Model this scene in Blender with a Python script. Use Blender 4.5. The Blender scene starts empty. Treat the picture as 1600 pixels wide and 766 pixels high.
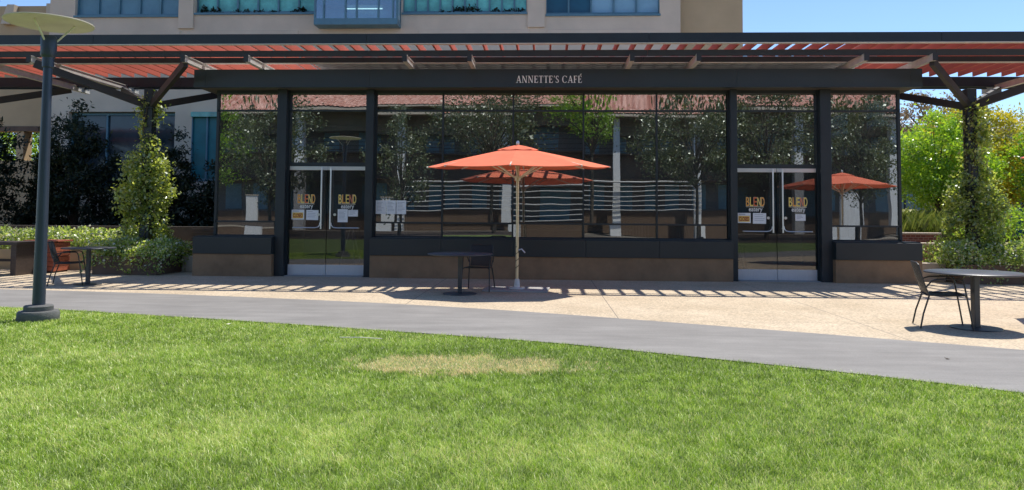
import bpy, bmesh, math, random
import numpy as np
from mathutils import Vector, Matrix
random.seed(7); rng = np.random.default_rng(7)
PI = math.pi
sc = bpy.context.scene
COL = sc.collection

# ------------------------------------------------------------------ materials
def mk(name):
    m = bpy.data.materials.new(name); m.use_nodes = True
    nt = m.node_tree; nt.nodes.clear()
    out = nt.nodes.new('ShaderNodeOutputMaterial')
    return m, nt, out
def N(nt, t, **kw):
    n = nt.nodes.new(t)
    for k, v in kw.items():
        if k in n.inputs.keys(): n.inputs[k].default_value = v
        else: setattr(n, k, v)
    return n
def c4(c): return (c[0], c[1], c[2], 1.0)
def noisecol(nt, c1, c2, scale, detail=5, rough=.6, lo=.3, hi=.7, stretch=None):
    tc = N(nt, 'ShaderNodeTexCoord')
    src = tc.outputs['Object']
    if stretch:
        mp = N(nt, 'ShaderNodeMapping'); mp.inputs['Scale'].default_value = stretch
        nt.links.new(src, mp.inputs['Vector']); src = mp.outputs['Vector']
    n = N(nt, 'ShaderNodeTexNoise'); n.inputs['Scale'].default_value = scale
    n.inputs['Detail'].default_value = detail; n.inputs['Roughness'].default_value = rough
    nt.links.new(src, n.inputs['Vector'])
    r = N(nt, 'ShaderNodeValToRGB')
    r.color_ramp.elements[0].position = lo; r.color_ramp.elements[0].color = c4(c1)
    r.color_ramp.elements[1].position = hi; r.color_ramp.elements[1].color = c4(c2)
    nt.links.new(n.outputs['Fac'], r.inputs['Fac'])
    return r.outputs['Color'], n.outputs['Fac'], src
def mixc(nt, a, b, fac, mode='MIX'):
    m = N(nt, 'ShaderNodeMix'); m.data_type = 'RGBA'; m.blend_type = mode
    for s, v in ((6, a), (7, b), (0, fac)):
        if hasattr(v, 'is_linked') or hasattr(v, 'links'): nt.links.new(v, m.inputs[s])
        else: m.inputs[s].default_value = v if s == 0 else c4(v)
    return m.outputs[2]
def mat(name, c, rough=.6, metal=0, var=.12, scale=3, bump=0, bscale=60, spec=.5, stretch=None):
    m, nt, out = mk(name)
    p = N(nt, 'ShaderNodeBsdfPrincipled')
    p.inputs['Roughness'].default_value = rough; p.inputs['Metallic'].default_value = metal
    p.inputs['Specular IOR Level'].default_value = spec
    lo = tuple(x * (1 - var) for x in c); hi = tuple(min(1, x * (1 + var)) for x in c)
    col, fac, src = noisecol(nt, lo, hi, scale, stretch=stretch)
    nt.links.new(col, p.inputs['Base Color'])
    if bump:
        n = N(nt, 'ShaderNodeTexNoise'); n.inputs['Scale'].default_value = bscale; n.inputs['Detail'].default_value = 4
        nt.links.new(src, n.inputs['Vector'])
        b = N(nt, 'ShaderNodeBump'); b.inputs['Strength'].default_value = bump; b.inputs['Distance'].default_value = .01
        nt.links.new(n.outputs['Fac'], b.inputs['Height']); nt.links.new(b.outputs['Normal'], p.inputs['Normal'])
    nt.links.new(p.outputs[0], out.inputs[0])
    return m
def leafmat(name, c, c2, trans=.4, gloss=.06, clump=1.2):
    m, nt, out = mk(name)
    g = N(nt, 'ShaderNodeNewGeometry')
    r = N(nt, 'ShaderNodeValToRGB')
    r.color_ramp.elements[0].color = c4(c); r.color_ramp.elements[1].color = c4(c2)
    nt.links.new(g.outputs['Random Per Island'], r.inputs['Fac'])
    nz, f, s = noisecol(nt, (.62, .66, .62), (1.25, 1.2, 1.15), clump, detail=2)
    col = mixc(nt, r.outputs['Color'], nz, 1.0, 'MULTIPLY')
    d = N(nt, 'ShaderNodeBsdfDiffuse'); t = N(nt, 'ShaderNodeBsdfTranslucent')
    nt.links.new(col, d.inputs['Color'])
    br = mixc(nt, col, (1.25, 1.2, .55), 1.0, 'MULTIPLY'); nt.links.new(br, t.inputs['Color'])
    mx = N(nt, 'ShaderNodeMixShader'); mx.inputs[0].default_value = trans
    nt.links.new(d.outputs[0], mx.inputs[1]); nt.links.new(t.outputs[0], mx.inputs[2])
    gl = N(nt, 'ShaderNodeBsdfGlossy'); gl.inputs['Roughness'].default_value = .35; gl.inputs['Color'].default_value = (.9, .95, .9, 1)
    m2 = N(nt, 'ShaderNodeMixShader'); m2.inputs[0].default_value = gloss
    nt.links.new(mx.outputs[0], m2.inputs[1]); nt.links.new(gl.outputs[0], m2.inputs[2])
    nt.links.new(m2.outputs[0], out.inputs[0])
    return m
def fabricmat(name, c, trans=.3):
    m, nt, out = mk(name)
    col, f, s = noisecol(nt, tuple(x * .93 for x in c), tuple(x * 1.05 for x in c), 4)
    d = N(nt, 'ShaderNodeBsdfDiffuse'); t = N(nt, 'ShaderNodeBsdfTranslucent')
    nt.links.new(col, d.inputs['Color']); nt.links.new(col, t.inputs['Color'])
    mx = N(nt, 'ShaderNodeMixShader'); mx.inputs[0].default_value = trans
    nt.links.new(d.outputs[0], mx.inputs[1]); nt.links.new(t.outputs[0], mx.inputs[2])
    nt.links.new(mx.outputs[0], out.inputs[0])
    return m
def glassmat(name, tint=(.5, .5, .5), refl=.25, rcol=(.92, .95, 1), wob=.02, dust_haze=.03):
    m, nt, out = mk(name)
    t = N(nt, 'ShaderNodeBsdfTransparent'); t.inputs[0].default_value = c4(tint)
    g = N(nt, 'ShaderNodeBsdfGlossy'); g.inputs['Roughness'].default_value = 0; g.inputs['Color'].default_value = c4(rcol)
    mx = N(nt, 'ShaderNodeMixShader'); mx.inputs[0].default_value = refl
    if wob:
        tc = N(nt, 'ShaderNodeTexCoord'); n = N(nt, 'ShaderNodeTexNoise'); n.inputs['Scale'].default_value = .8; n.inputs['Detail'].default_value = 1
        nt.links.new(tc.outputs['Object'], n.inputs['Vector'])
        b = N(nt, 'ShaderNodeBump'); b.inputs['Strength'].default_value = 1; b.inputs['Distance'].default_value = wob
        nt.links.new(n.outputs['Fac'], b.inputs['Height']); nt.links.new(b.outputs['Normal'], g.inputs['Normal'])
    nt.links.new(t.outputs[0], mx.inputs[1]); nt.links.new(g.outputs[0], mx.inputs[2])
    # uneven pale film: thin dust, plus sky haze painted in to lift the darks
    du = N(nt, 'ShaderNodeBsdfDiffuse'); du.inputs[0].default_value = (.55, .56, .52, 1); md = N(nt, 'ShaderNodeMixShader')
    dc, df, ds = noisecol(nt, (dust_haze * .4,) * 3, (dust_haze * 1.6,) * 3, 1.1, 6)
    nt.links.new(dc, md.inputs[0]); nt.links.new(mx.outputs[0], md.inputs[1]); nt.links.new(du.outputs[0], md.inputs[2])
    nt.links.new(md.outputs[0], out.inputs[0])
    return m

M = {}
M['steel'] = mat('dark_steel', (.018, .025, .03), .5, 0, .2, 2)
M['steel2'] = mat('dark_beam_paint', (.03, .029, .029), .55, 0, .2, 2)
M['fascia'] = mat('fascia_metal', (.029, .040, .046), .5, 0, .12, .8)
M['sill'] = mat('sill_metal', (.022, .029, .033), .45, 0, .15, .8)
M['plinth'] = mat('brown_plinth', (.26, .162, .09), .8, 0, .22, 2.2, .2, 40)
M['alum'] = mat('brushed_aluminium', (.72, .72, .72), .32, .75, .05, 8, stretch=(1, 1, 30))
M['kick'] = mat('kick_plate_metal', (.62, .63, .65), .4, .35, .07, 5, stretch=(20, 1, 1))
M['galv'] = mat('galvanised_steel', (.66, .65, .62), .5, .1, .15, 6)
M['pale_strip'] = mat('pale_flange_light_line', (.7, .66, .6), .6, 0, .06, 6)
M['redslat'] = mat('red_slat_paint', (.62, .14, .085), .6, 0, .12, 1.3)
M['deckmetal'] = mat('grey_deck_metal', (.5, .49, .47), .6, 0, .1, 1, stretch=(.3, 12, 1))
M['interior'] = mat('dark_interior_wall', (.16, .155, .145), .8)
M['intfloor'] = mat('interior_floor', (.22, .2, .18), .4)
M['intwhite'] = mat('interior_pale_paint', (.55, .54, .5), .6)
M['bluebin'] = mat('blue_enamel', (.05, .12, .22), .4)
M['white'] = mat('white_paint', (.78, .77, .74), .5, 0, .04)
M['paper'] = mat('paper', (.8, .81, .83), .8, 0, .03, 20)
M['ink'] = mat('grey_print', (.35, .37, .42), .8)
M['signred'] = mat('sign_red', (.32, .01, .015), .6); M['signyel'] = mat('sign_yellow', (.8, .55, .13), .6)
M['orange'] = mat('decal_orange', (.9, .4, .06), .6); M['yellow'] = mat('decal_yellow', (.92, .66, .14), .6); M['red'] = mat('decal_red', (.75, .16, .05), .6)
M['cream'] = mat('cream_vinyl', (.85, .78, .62), .6)
M['letter'] = mat('sign_letter_metal', (.9, .89, .87), .5, 0, .03)
M['brass'] = mat('umbrella_pole_metal', (.62, .5, .34), .35, .5, .1, 3)
M['rib'] = mat('umbrella_rib', (.75, .66, .55), .45, .1, .05)
M['fabric'] = fabricmat('coral_canvas', (.9, .25, .15), .12)
M['tabletop'] = mat('table_dark_metal', (.05, .055, .065), .38, 0, .15, 5)
M['chair'] = mat('chair_dark_metal', (.03, .03, .032), .42, .1, .1)
M['cord'] = mat('dark_cord', (.05, .05, .05), .8)
M['slab'] = mat('concrete_pad', (.35, .34, .33), .85, 0, .1, 6, .2)
M['lamppole'] = mat('lamp_pole_paint', (.045, .06, .085), .42, .2, .1, 3)
M['lampbase'] = mat('lamp_base_concrete', (.13, .13, .125), .9, 0, .2, 9, .4, 60)
M['corten'] = mat('rusted_planter_steel', (.13, .085, .06), .8, 0, .25, 2, .2, 30, stretch=(1, 1, .4))
M['tanwall'] = mat('tan_low_wall', (.58, .42, .23), .85, 0, .1, 3, .2)
M['creamwall'] = mat('cream_seat_concrete', (.62, .52, .4), .85, 0, .07, 4, .2)
M['darkwall'] = mat('dark_bench_wall', (.07, .058, .048), .85, 0, .2, 3)
M['office'] = mat('office_concrete', (.66, .55, .42), .85, 0, .1, .7, .15, 20)
M['office2'] = mat('office_brown_concrete', (.52, .39, .23), .85, 0, .08, .7)
M['wing'] = mat('wing_tan_stucco', (.5, .37, .22), .85, 0, .08, .8)
M['teal'] = mat('teal_glazing', (.14, .5, .45), .15, 0, .35, 2.2)
M['tealdark'] = mat('teal_blind', (.0, .17, .2), .35, 0, .2, 2)
M['blueglass'] = mat('blue_blind', (.12, .26, .33), .3, 0, .12, 2)
M['skyglass'] = mat('pale_blue_glass', (.24, .44, .56), .15, 0, .12, 1.2)
M['deepblue'] = mat('deep_blue_glass', (.01, .085, .14), .12, 0, .2, 2)
M['winframe'] = mat('teal_window_frame', (.1, .22, .28), .45, .1, .1)
M['darkglass'] = mat('dark_window_glass', (.035, .05, .06), .08, 0, .4, 1.5)
M['brownwood'] = mat('dark_brown_wood', (.055, .038, .03), .6, 0, .3, 4, stretch=(1, 8, 8))
M['redwood'] = mat('red_stained_wood', (.36, .1, .055), .6, 0, .25, 4, stretch=(1, 6, 6))
M['greybench'] = mat('grey_bench_wood', (.2, .19, .17), .7, 0, .2, 4)
M['brick'] = None
M['bark'] = mat('bark', (.09, .07, .05), .9, 0, .3, 6, .5, 20)
M['palebark'] = mat('pale_bark', (.3, .26, .2), .9, 0, .3, 6, .5, 20)
M['soil'] = mat('planter_soil', (.05, .035, .025), .95)
M['bulb'] = mat('lamp_lens', (.7, .68, .55), .5)
M['lampdisc'] = fabricmat('lamp_disc_translucent', (.62, .59, .48), .3)

# brick
m, nt, out = mk('red_brick'); p = N(nt, 'ShaderNodeBsdfPrincipled'); p.inputs['Roughness'].default_value = .85
tc = N(nt, 'ShaderNodeTexCoord'); mp = N(nt, 'ShaderNodeMapping'); mp.inputs['Rotation'].default_value = (PI / 2, 0, 0)
b = N(nt, 'ShaderNodeTexBrick'); b.inputs['Scale'].default_value = 3.2
b.inputs['Color1'].default_value = (.22, .065, .04, 1); b.inputs['Color2'].default_value = (.15, .045, .03, 1); b.inputs['Mortar'].default_value = (.3, .22, .17, 1)
nt.links.new(tc.outputs['Object'], mp.inputs[0]); nt.links.new(mp.outputs[0], b.inputs['Vector']); nt.links.new(b.outputs['Color'], p.inputs['Base Color'])
nt.links.new(p.outputs[0], out.inputs[0]); M['brick'] = m

# exposed aggregate paving: pebbly speckle + broad stains + saw-cut joints
m, nt, out = mk('exposed_aggregate'); p = N(nt, 'ShaderNodeBsdfPrincipled'); p.inputs['Roughness'].default_value = .85
col, f, src = noisecol(nt, (.45, .365, .255), (.58, .485, .36), .9, 6)
v = N(nt, 'ShaderNodeTexVoronoi'); v.inputs['Scale'].default_value = 42; nt.links.new(src, v.inputs['Vector'])
r = N(nt, 'ShaderNodeValToRGB'); r.color_ramp.elements[0].position = 0; r.color_ramp.elements[0].color = (.62, .6, .58, 1)
r.color_ramp.elements[1].position = 1; r.color_ramp.elements[1].color = (1.3, 1.24, 1.15, 1)
sp = N(nt, 'ShaderNodeSeparateColor'); nt.links.new(v.outputs['Color'], sp.inputs[0]); nt.links.new(sp.outputs[0], r.inputs['Fac'])
col = mixc(nt, col, r.outputs['Color'], .75, 'MULTIPLY')
sx = N(nt, 'ShaderNodeSeparateXYZ'); nt.links.new(src, sx.inputs[0])
def joint(axis, pitch, off, width):
    a = N(nt, 'ShaderNodeMath', operation='ADD'); nt.links.new(sx.outputs[axis], a.inputs[0]); a.inputs[1].default_value = off
    w = N(nt, 'ShaderNodeMath', operation='PINGPONG'); nt.links.new(a.outputs[0], w.inputs[0]); w.inputs[1].default_value = pitch / 2
    l = N(nt, 'ShaderNodeMath', operation='LESS_THAN'); nt.links.new(w.outputs[0], l.inputs[0]); l.inputs[1].default_value = width
    return l.outputs[0]
j = N(nt, 'ShaderNodeMath', operation='MAXIMUM'); nt.links.new(joint(0, 3.3, -1.05, .007), j.inputs[0]); nt.links.new(joint(1, 3.4, 3.35, .006), j.inputs[1])
col = mixc(nt, col, (.2, .17, .14), j.outputs[0])
nt.links.new(col, p.inputs['Base Color']); nt.links.new(p.outputs[0], out.inputs[0]); M['paving'] = m

# concrete path: trowelled, cloudy with faint streaks
m, nt, out = mk('path_concrete'); p = N(nt, 'ShaderNodeBsdfPrincipled'); p.inputs['Roughness'].default_value = .8
c1, f, src = noisecol(nt, (.2, .188, .174), (.26, .246, .228), .8, 8, .65)
c2, f2, s2 = noisecol(nt, (.86, .86, .86), (1.1, 1.1, 1.1), 2.2, 6, .6, .35, .65, (.35, 1.6, 1))
c3, f3, s3 = noisecol(nt, (.8, .8, .8), (1.15, 1.15, 1.15), 60, 3)
col = mixc(nt, mixc(nt, c1, c2, 1.0, 'MULTIPLY'), c3, .6, 'MULTIPLY')
nt.links.new(col, p.inputs['Base Color'])
bn = N(nt, 'ShaderNodeBump'); bn.inputs['Strength'].default_value = .25; bn.inputs['Distance'].default_value = .01
nt.links.new(f3, bn.inputs['Height']); nt.links.new(bn.outputs[0], p.inputs['Normal'])
nt.links.new(p.outputs[0], out.inputs[0]); M['path'] = m

# lawn soil / thatch below the blades
M['lawn'] = mat('lawn_thatch', (.13, .18, .04), .95, 0, .35, 1.5, .6, 120)
M['ground'] = mat('far_ground', (.24, .21, .17), .9, 0, .15, .15)

# grass blades: 'dry' attribute drives green -> straw
m, nt, out = mk('grass_blades')
at = N(nt, 'ShaderNodeAttribute'); at.attribute_name = 'dry'
r = N(nt, 'ShaderNodeValToRGB'); e = r.color_ramp.elements
e[0].position = 0; e[0].color = (.13, .215, .016, 1); e[1].position = 1; e[1].color = (.95, .71, .4, 1)
x = e.new(.25); x.color = (.39, .6, .04, 1); x = e.new(.55); x.color = (.8, .87, .3, 1)
nt.links.new(at.outputs['Fac'], r.inputs['Fac'])
d = N(nt, 'ShaderNodeBsdfDiffuse'); t = N(nt, 'ShaderNodeBsdfTranslucent'); gl = N(nt, 'ShaderNodeBsdfGlossy'); gl.inputs['Roughness'].default_value = .4
nt.links.new(r.outputs['Color'], d.inputs['Color']); nt.links.new(r.outputs['Color'], t.inputs['Color'])
mx = N(nt, 'ShaderNodeMixShader'); mx.inputs[0].default_value = .45
nt.links.new(d.outputs[0], mx.inputs[1]); nt.links.new(t.outputs[0], mx.inputs[2])
m2 = N(nt, 'ShaderNodeMixShader'); m2.inputs[0].default_value = .045
nt.links.new(mx.outputs[0], m2.inputs[1]); nt.links.new(gl.outputs[0], m2.inputs[2]); nt.links.new(m2.outputs[0], out.inputs[0])
M['grass'] = m

# clay tile roof
m, nt, out = mk('clay_tile'); p = N(nt, 'ShaderNodeBsdfPrincipled'); p.inputs['Roughness'].default_value = .8
col, f, src = noisecol(nt, (.4, .15, .1), (.72, .42, .33), 2.6, 2, .5, .35, .65)
nt.links.new(col, p.inputs['Base Color']); nt.links.new(p.outputs[0], out.inputs[0]); M['tile'] = m
M['rail'] = mat('weathered_rail_paint', (.5, .49, .46), .6)
M['arcband'] = mat('arcade_olive_stucco', (.17, .15, .1), .85, 0, .1, .8)
M['arcspan'] = mat('arcade_brown_stucco', (.13, .085, .055), .85, 0, .1, .8)

M['glass'] = glassmat('cafe_glass', (.44, .46, .47), .31, (.92, .96, .98), .0016)
M['doorglass'] = glassmat('door_glass', (.6, .6, .6), .08, (.95, .96, .98), .0008)

M['vineleaf'] = leafmat('vine_leaf', (.15, .25, .04), (.58, .66, .22), .66, .1)
M['jasmine'] = leafmat('jasmine_leaf', (.2, .34, .06), (.64, .76, .3), .66, .08)
M['blossom'] = leafmat('jasmine_blossom', (.6, .62, .5), (.8, .8, .72), .3, .02)
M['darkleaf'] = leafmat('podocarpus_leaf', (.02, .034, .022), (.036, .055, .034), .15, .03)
M['mapleleaf'] = leafmat('maple_leaf', (.17, .37, .035), (.44, .62, .08), .55, .05)
M['yellowleaf'] = leafmat('yellow_green_leaf', (.38, .43, .045), (.72, .6, .09), .45, .04)
M['plumleaf'] = leafmat('plum_leaf', (.16, .03, .03), (.3, .08, .06), .35, .05)
M['greyleaf'] = leafmat('grey_green_leaf', (.09, .12, .055), (.24, .26, .15), .3, .08)
M['blueleaf'] = leafmat('blue_cedar_leaf', (.07, .1, .09), (.13, .17, .16), .15, .05)
M['ornleaf'] = leafmat('ornamental_grass_leaf', (.13, .2, .05), (.3, .34, .12), .4, .04)
M['pinkleaf'] = leafmat('faded_pink_leaf', (.22, .17, .12), (.36, .26, .2), .3, .04)

# ------------------------------------------------------------------ mesh builder
class MB:
    def __init__(s): s.v = []; s.f = []
    def add(s, vs, fs):
        o = len(s.v); s.v += [tuple(v) for v in vs]; s.f += [tuple(i + o for i in f) for f in fs]; return s
    def box(s, x0, x1, y0, y1, z0, z1):
        return s.add([(x0, y0, z0), (x1, y0, z0), (x1, y1, z0), (x0, y1, z0), (x0, y0, z1), (x1, y0, z1), (x1, y1, z1), (x0, y1, z1)],
                     [(0, 3, 2, 1), (4, 5, 6, 7), (0, 1, 5, 4), (1, 2, 6, 5), (2, 3, 7, 6), (3, 0, 4, 7)])
    def cbox(s, x0, x1, y0, y1, z0, z1, c=.01):           # box with chamfered edges
        bm = bmesh.new(); mtx = Matrix.Translation(((x0 + x1) / 2, (y0 + y1) / 2, (z0 + z1) / 2)) @ Matrix.Diagonal((x1 - x0, y1 - y0, z1 - z0, 1))
        bmesh.ops.create_cube(bm, size=1, matrix=mtx); bmesh.ops.bevel(bm, geom=bm.edges[:], offset=c, segments=2, affect='EDGES', profile=.5)
        bm.verts.index_update(); s.add([v.co[:] for v in bm.verts], [[v.index for v in f.verts] for f in bm.faces]); bm.free(); return s
    def beam(s, p, q, w, h, up=(0, 0, 1)):                # rectangular bar from p to q
        p = Vector(p); q = Vector(q); d = (q - p).normalized(); up = Vector(up)
        if abs(d.dot(up)) > .99: up = Vector((0, 1, 0))
        sd = d.cross(up).normalized() * (w / 2); u = sd.cross(d).normalized() * (h / 2)
        vs = [p - sd - u, p + sd - u, p + sd + u, p - sd + u, q - sd - u, q + sd - u, q + sd + u, q - sd + u]
        return s.add(vs, [(0, 1, 2, 3), (7, 6, 5, 4), (0, 4, 5, 1), (1, 5, 6, 2), (2, 6, 7, 3), (3, 7, 4, 0)])
    def tube(s, pts, r, n=8, cap=True):
        pts = [Vector(p) for p in pts]; rs = r if isinstance(r, (list, tuple)) else [r] * len(pts)
        o = len(s.v); t0 = (pts[1] - pts[0]).normalized()
        a = Vector((0, 0, 1)) if abs(t0.z) < .9 else Vector((1, 0, 0)); nrm = t0.cross(a).normalized()
        for i, p in enumerate(pts):
            t = (pts[min(i + 1, len(pts) - 1)] - pts[max(i - 1, 0)]).normalized()
            nrm = (nrm - t * nrm.dot(t)).normalized(); b = t.cross(nrm)
            for k in range(n):
                an = 2 * PI * k / n; s.v.append(tuple(p + (nrm * math.cos(an) + b * math.sin(an)) * rs[i]))
        for i in range(len(pts) - 1):
            for k in range(n):
                k2 = (k + 1) % n; s.f.append((o + i * n + k, o + i * n + k2, o + (i + 1) * n + k2, o + (i + 1) * n + k))
        if cap:
            s.f.append(tuple(o + k for k in range(n))[::-1]); e = o + (len(pts) - 1) * n; s.f.append(tuple(e + k for k in range(n)))
        return s
    def lathe(s, prof, n=32, c=(0, 0, 0)):                # profile [(r,z)]
        o = len(s.v)
        for r, z in prof:
            for k in range(n):
                a = 2 * PI * k / n; s.v.append((c[0] + r * math.cos(a), c[1] + r * math.sin(a), c[2] + z))
        for i in range(len(prof) - 1):
            for k in range(n):
                k2 = (k + 1) % n; s.f.append((o + i * n + k, o + i * n + k2, o + (i + 1) * n + k2, o + (i + 1) * n + k))
        s.f.append(tuple(o + k for k in range(n))[::-1]); e = o + (len(prof) - 1) * n; s.f.append(tuple(e + k for k in range(n)))
        return s
    def prism(s, pts, y0, y1):                            # polygon in XZ extruded along Y
        n = len(pts); vs = [(x, y0, z) for x, z in pts] + [(x, y1, z) for x, z in pts]
        fs = [tuple(range(n)), tuple(range(n, 2 * n))[::-1]] + [(i, i + n, (i + 1) % n + n, (i + 1) % n) for i in range(n)]
        return s.add(vs, fs)
    def poly(s, pts, z0, z1):                             # polygon in XY extruded along Z
        n = len(pts); vs = [(x, y, z0) for x, y in pts] + [(x, y, z1) for x, y in pts]
        fs = [tuple(range(n))[::-1], tuple(range(n, 2 * n))] + [(i, (i + 1) % n, (i + 1) % n + n, i + n) for i in range(n)]
        return s.add(vs, fs)
    def build(s, name, m, parent=None, smooth=False):
        me = bpy.data.meshes.new(name); me.from_pydata(s.v, [], s.f)
        bm = bmesh.new(); bm.from_mesh(me); bmesh.ops.recalc_face_normals(bm, faces=bm.faces[:]); bm.to_mesh(me); bm.free()
        me.materials.append(m)
        if smooth:
            me.polygons.foreach_set('use_smooth', [True] * len(me.polygons))
            try: me.set_sharp_from_angle(angle=math.radians(40))
            except Exception: pass
        o = bpy.data.objects.new(name, me); COL.objects.link(o)
        if parent: o.parent = parent
        return o
def tag(o, label=None, cat=None, group=None, kind=None):
    if label: o['label'] = label
    if cat: o['category'] = cat
    if group: o['group'] = group
    if kind: o['kind'] = kind
    return o
def thing(name, label, cat, loc=(0, 0, 0), rz=0, group=None):
    o = bpy.data.objects.new(name, None); COL.objects.link(o); o.location = loc; o.rotation_euler.z = rz
    return tag(o, label, cat, group)
def copy_tree(o, parent=None, loc=None, rz=None, label=None):
    c = o.copy(); COL.objects.link(c)
    if parent: c.parent = parent
    if loc: c.location = loc
    if rz is not None: c.rotation_euler.z = rz
    if label: c['label'] = label
    for ch in [x for x in COL.objects if x.parent == o]: copy_tree(ch, c)
    return c
def np_mesh(name, V, F, m, parent=None, attr=None):      # V (n,3), F (k,q) equal-size faces
    me = bpy.data.meshes.new(name); k, q = F.shape
    me.vertices.add(len(V)); me.vertices.foreach_set('co', V.astype(np.float32).ravel())
    me.loops.add(k * q); me.loops.foreach_set('vertex_index', F.astype(np.int32).ravel())
    me.polygons.add(k); me.polygons.foreach_set('loop_start', (np.arange(k) * q).astype(np.int32))
    try: me.polygons.foreach_set('loop_total', np.full(k, q, np.int32))
    except Exception: pass
    if attr is not None:
        a = me.attributes.new('dry', 'FLOAT', 'POINT'); a.data.foreach_set('value', attr.astype(np.float32))
    me.update(calc_edges=True); me.materials.append(m)
    o = bpy.data.objects.new(name, me); COL.objects.link(o)
    if parent: o.parent = parent
    return o
def leaves(name, P, size, m, parent=None, aspect=.5, up=.25, droop=0):
    n = len(P); d = rng.normal(size=(n, 3)); d[:, 2] -= droop; d /= np.linalg.norm(d, axis=1)[:, None]
    nn = rng.normal(size=(n, 3)); nn[:, 2] += up * 3
    s = np.cross(d, nn); s /= np.linalg.norm(s, axis=1)[:, None] + 1e-9
    w = np.cross(d, s)
    L = (size * rng.uniform(.6, 1.3, n))[:, None]
    V = np.stack([P, P + d * L * .5 + s * L * aspect * .5 + w * L * .06, P + d * L, P + d * L * .5 - s * L * aspect * .5 + w * L * .06], 1).reshape(-1, 3)
    F = np.arange(4 * n).reshape(n, 4)
    return np_mesh(name, V, F, m, parent)
def clusters(centers, radii, n_each):
    out = []
    for c, r in zip(centers, radii):
        g = rng.normal(size=(n_each, 3)) * .5; out.append(np.array(c) + g * np.array(r))
    return np.concatenate(out)

SUN = Vector((.30, .385, 1.0)).normalized()

# ------------------------------------------------------------------ setting: ground, paving, path, lawn
g = MB(); g.add([(-400, -300, -.02), (400, -300, -.02), (400, 700, -.02), (-400, 700, -.02)], [(0, 1, 2, 3)])
tag(g.build('ground', M['ground']), kind='structure')
far = [(-24, -2.6), (-18, -3.1), (-14, -3.4), (-10.12, -3.75), (-7.58, -4.05), (-4.95, -4.58), (-2.63, -5.15), (-.5, -5.88), (1.32, -6.72), (2.86, -7.46), (4.18, -8.12), (5.33, -8.71), (8, -10.2), (12, -12.6), (18, -16.5), (26, -22)]
near = [(-24, -4.6), (-16, -5.2), (-11, -5.85), (-8.28, -6.27), (-7.06, -6.5), (-5.96, -6.82), (-3.82, -7.42), (-2., -8.), (-.38, -8.52), (.36, -8.8), (1.03, -9.16), (2.19, -9.75), (2.9, -10.12), (3.98, -10.78), (7, -12.7), (11, -15.5), (16, -19.2), (23, -25)]
def smooth(pts, it=2):
    for _ in range(it):
        o = [pts[0]]
        for a, b in zip(pts[:-1], pts[1:]):
            o += [(a[0] * .75 + b[0] * .25, a[1] * .75 + b[1] * .25), (a[0] * .25 + b[0] * .75, a[1] * .25 + b[1] * .75)]
        pts = o + [pts[-1]]
    return pts
farS, nearS = smooth(far), smooth(near)
def sheet(name, a, b, z, m):       # strip between two polylines sampled to the same count
    def rs(p, n=120):
        p = np.array(p); t = np.r_[0, np.cumsum(np.linalg.norm(np.diff(p, axis=0), axis=1))]; u = np.linspace(0, t[-1], n)
        return np.c_[np.interp(u, t, p[:, 0]), np.interp(u, t, p[:, 1])]
    A, B = rs(a), rs(b); n = len(A)
    q = MB(); q.v = [(x, y, z) for x, y in A] + [(x, y, z) for x, y in B]; q.f = [(i, i + 1, n + i + 1, n + i) for i in range(n - 1)]
    return tag(q.build(name, m), kind='structure')
sheet('paving', farS, [(-24, 4), (26, 4)], .0, M['paving'])
sheet('path', nearS, farS, .004, M['path'])
sheet('lawn', [(-26, -25.5), (23, -25.5)], nearS, -.006, M['lawn'])
sheet('planting_bed', [(-60, -46), (60, -46)], [(-60, -25.5), (60, -25.5)], -.004, M['soil'])

# grass
nx = np.array(nearS)
def edgeY(x): return np.interp(x, nx[:, 0], nx[:, 1])
def vnoise(x, y, s, seed):
    r = np.random.default_rng(seed); G = r.random((128, 128)); u, v = x / s + 40, y / s + 40
    i, j = np.floor(u).astype(int), np.floor(v).astype(int); fu, fv = u - i, v - j
    fu = fu * fu * (3 - 2 * fu); fv = fv * fv * (3 - 2 * fv); g = lambda a, b: G[a % 128, b % 128]
    return (g(i, j) * (1 - fu) + g(i + 1, j) * fu) * (1 - fv) + (g(i, j + 1) * (1 - fu) + g(i + 1, j + 1) * fu) * fv
def gen(n, x0, x1, y0, y1):
    x = rng.uniform(x0, x1, n); y = rng.uniform(y0, y1, n); k = y < edgeY(x) - .015 - .03 * rng.random(n); return x[k], y[k]
bands = [(-16, -12.2, -6, 6, 10500), (-12.2, -10.2, -8, 7, 7200), (-10.2, -6, -12.5, 4, 4400)]
X, Y = [], []
for y0, y1, x0, x1, dens in bands:
    a, b_ = gen(int((y1 - y0) * (x1 - x0) * dens), x0, x1, y0, y1); X.append(a); Y.append(b_)
X = np.concatenate(X); Y = np.concatenate(Y)
keep = ~((X + 6.81) ** 2 + (Y + 7.5) ** 2 < .27 ** 2)
X, Y = X[keep], Y[keep]
ex, ey = (X + .74) / .92, (Y + 10.03) / .40
pd = np.sqrt(ex ** 2 + ey ** 2) + (vnoise(X, Y, .22, 3) - .5) * .6 + (vnoise(X, Y, .6, 4) - .5) * .4
patch = np.clip((1.3 - pd * (1 + .5 * (vnoise(X, Y, .09, 21) - .5))) / .8, 0, 1)
halo = np.clip((2.0 - np.sqrt(((X + .3) / 1.5) ** 2 + ((Y + 9.75) / .55) ** 2)) / 1.2, 0, 1)
keep = rng.random(len(X)) > .12 * patch
X, Y, patch, halo = X[keep], Y[keep], patch[keep], halo[keep]
n = len(X)
streak = vnoise(X * .35, Y * 1.0, .55, 5) * .6 + vnoise(X, Y, .35, 6) * .4
big = vnoise(X * .5, Y, 1.4, 8)
small = vnoise(X, Y, .12, 9); tuft = vnoise(X, Y, .035, 12) * .6 + vnoise(X, Y, .07, 13) * .4
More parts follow.
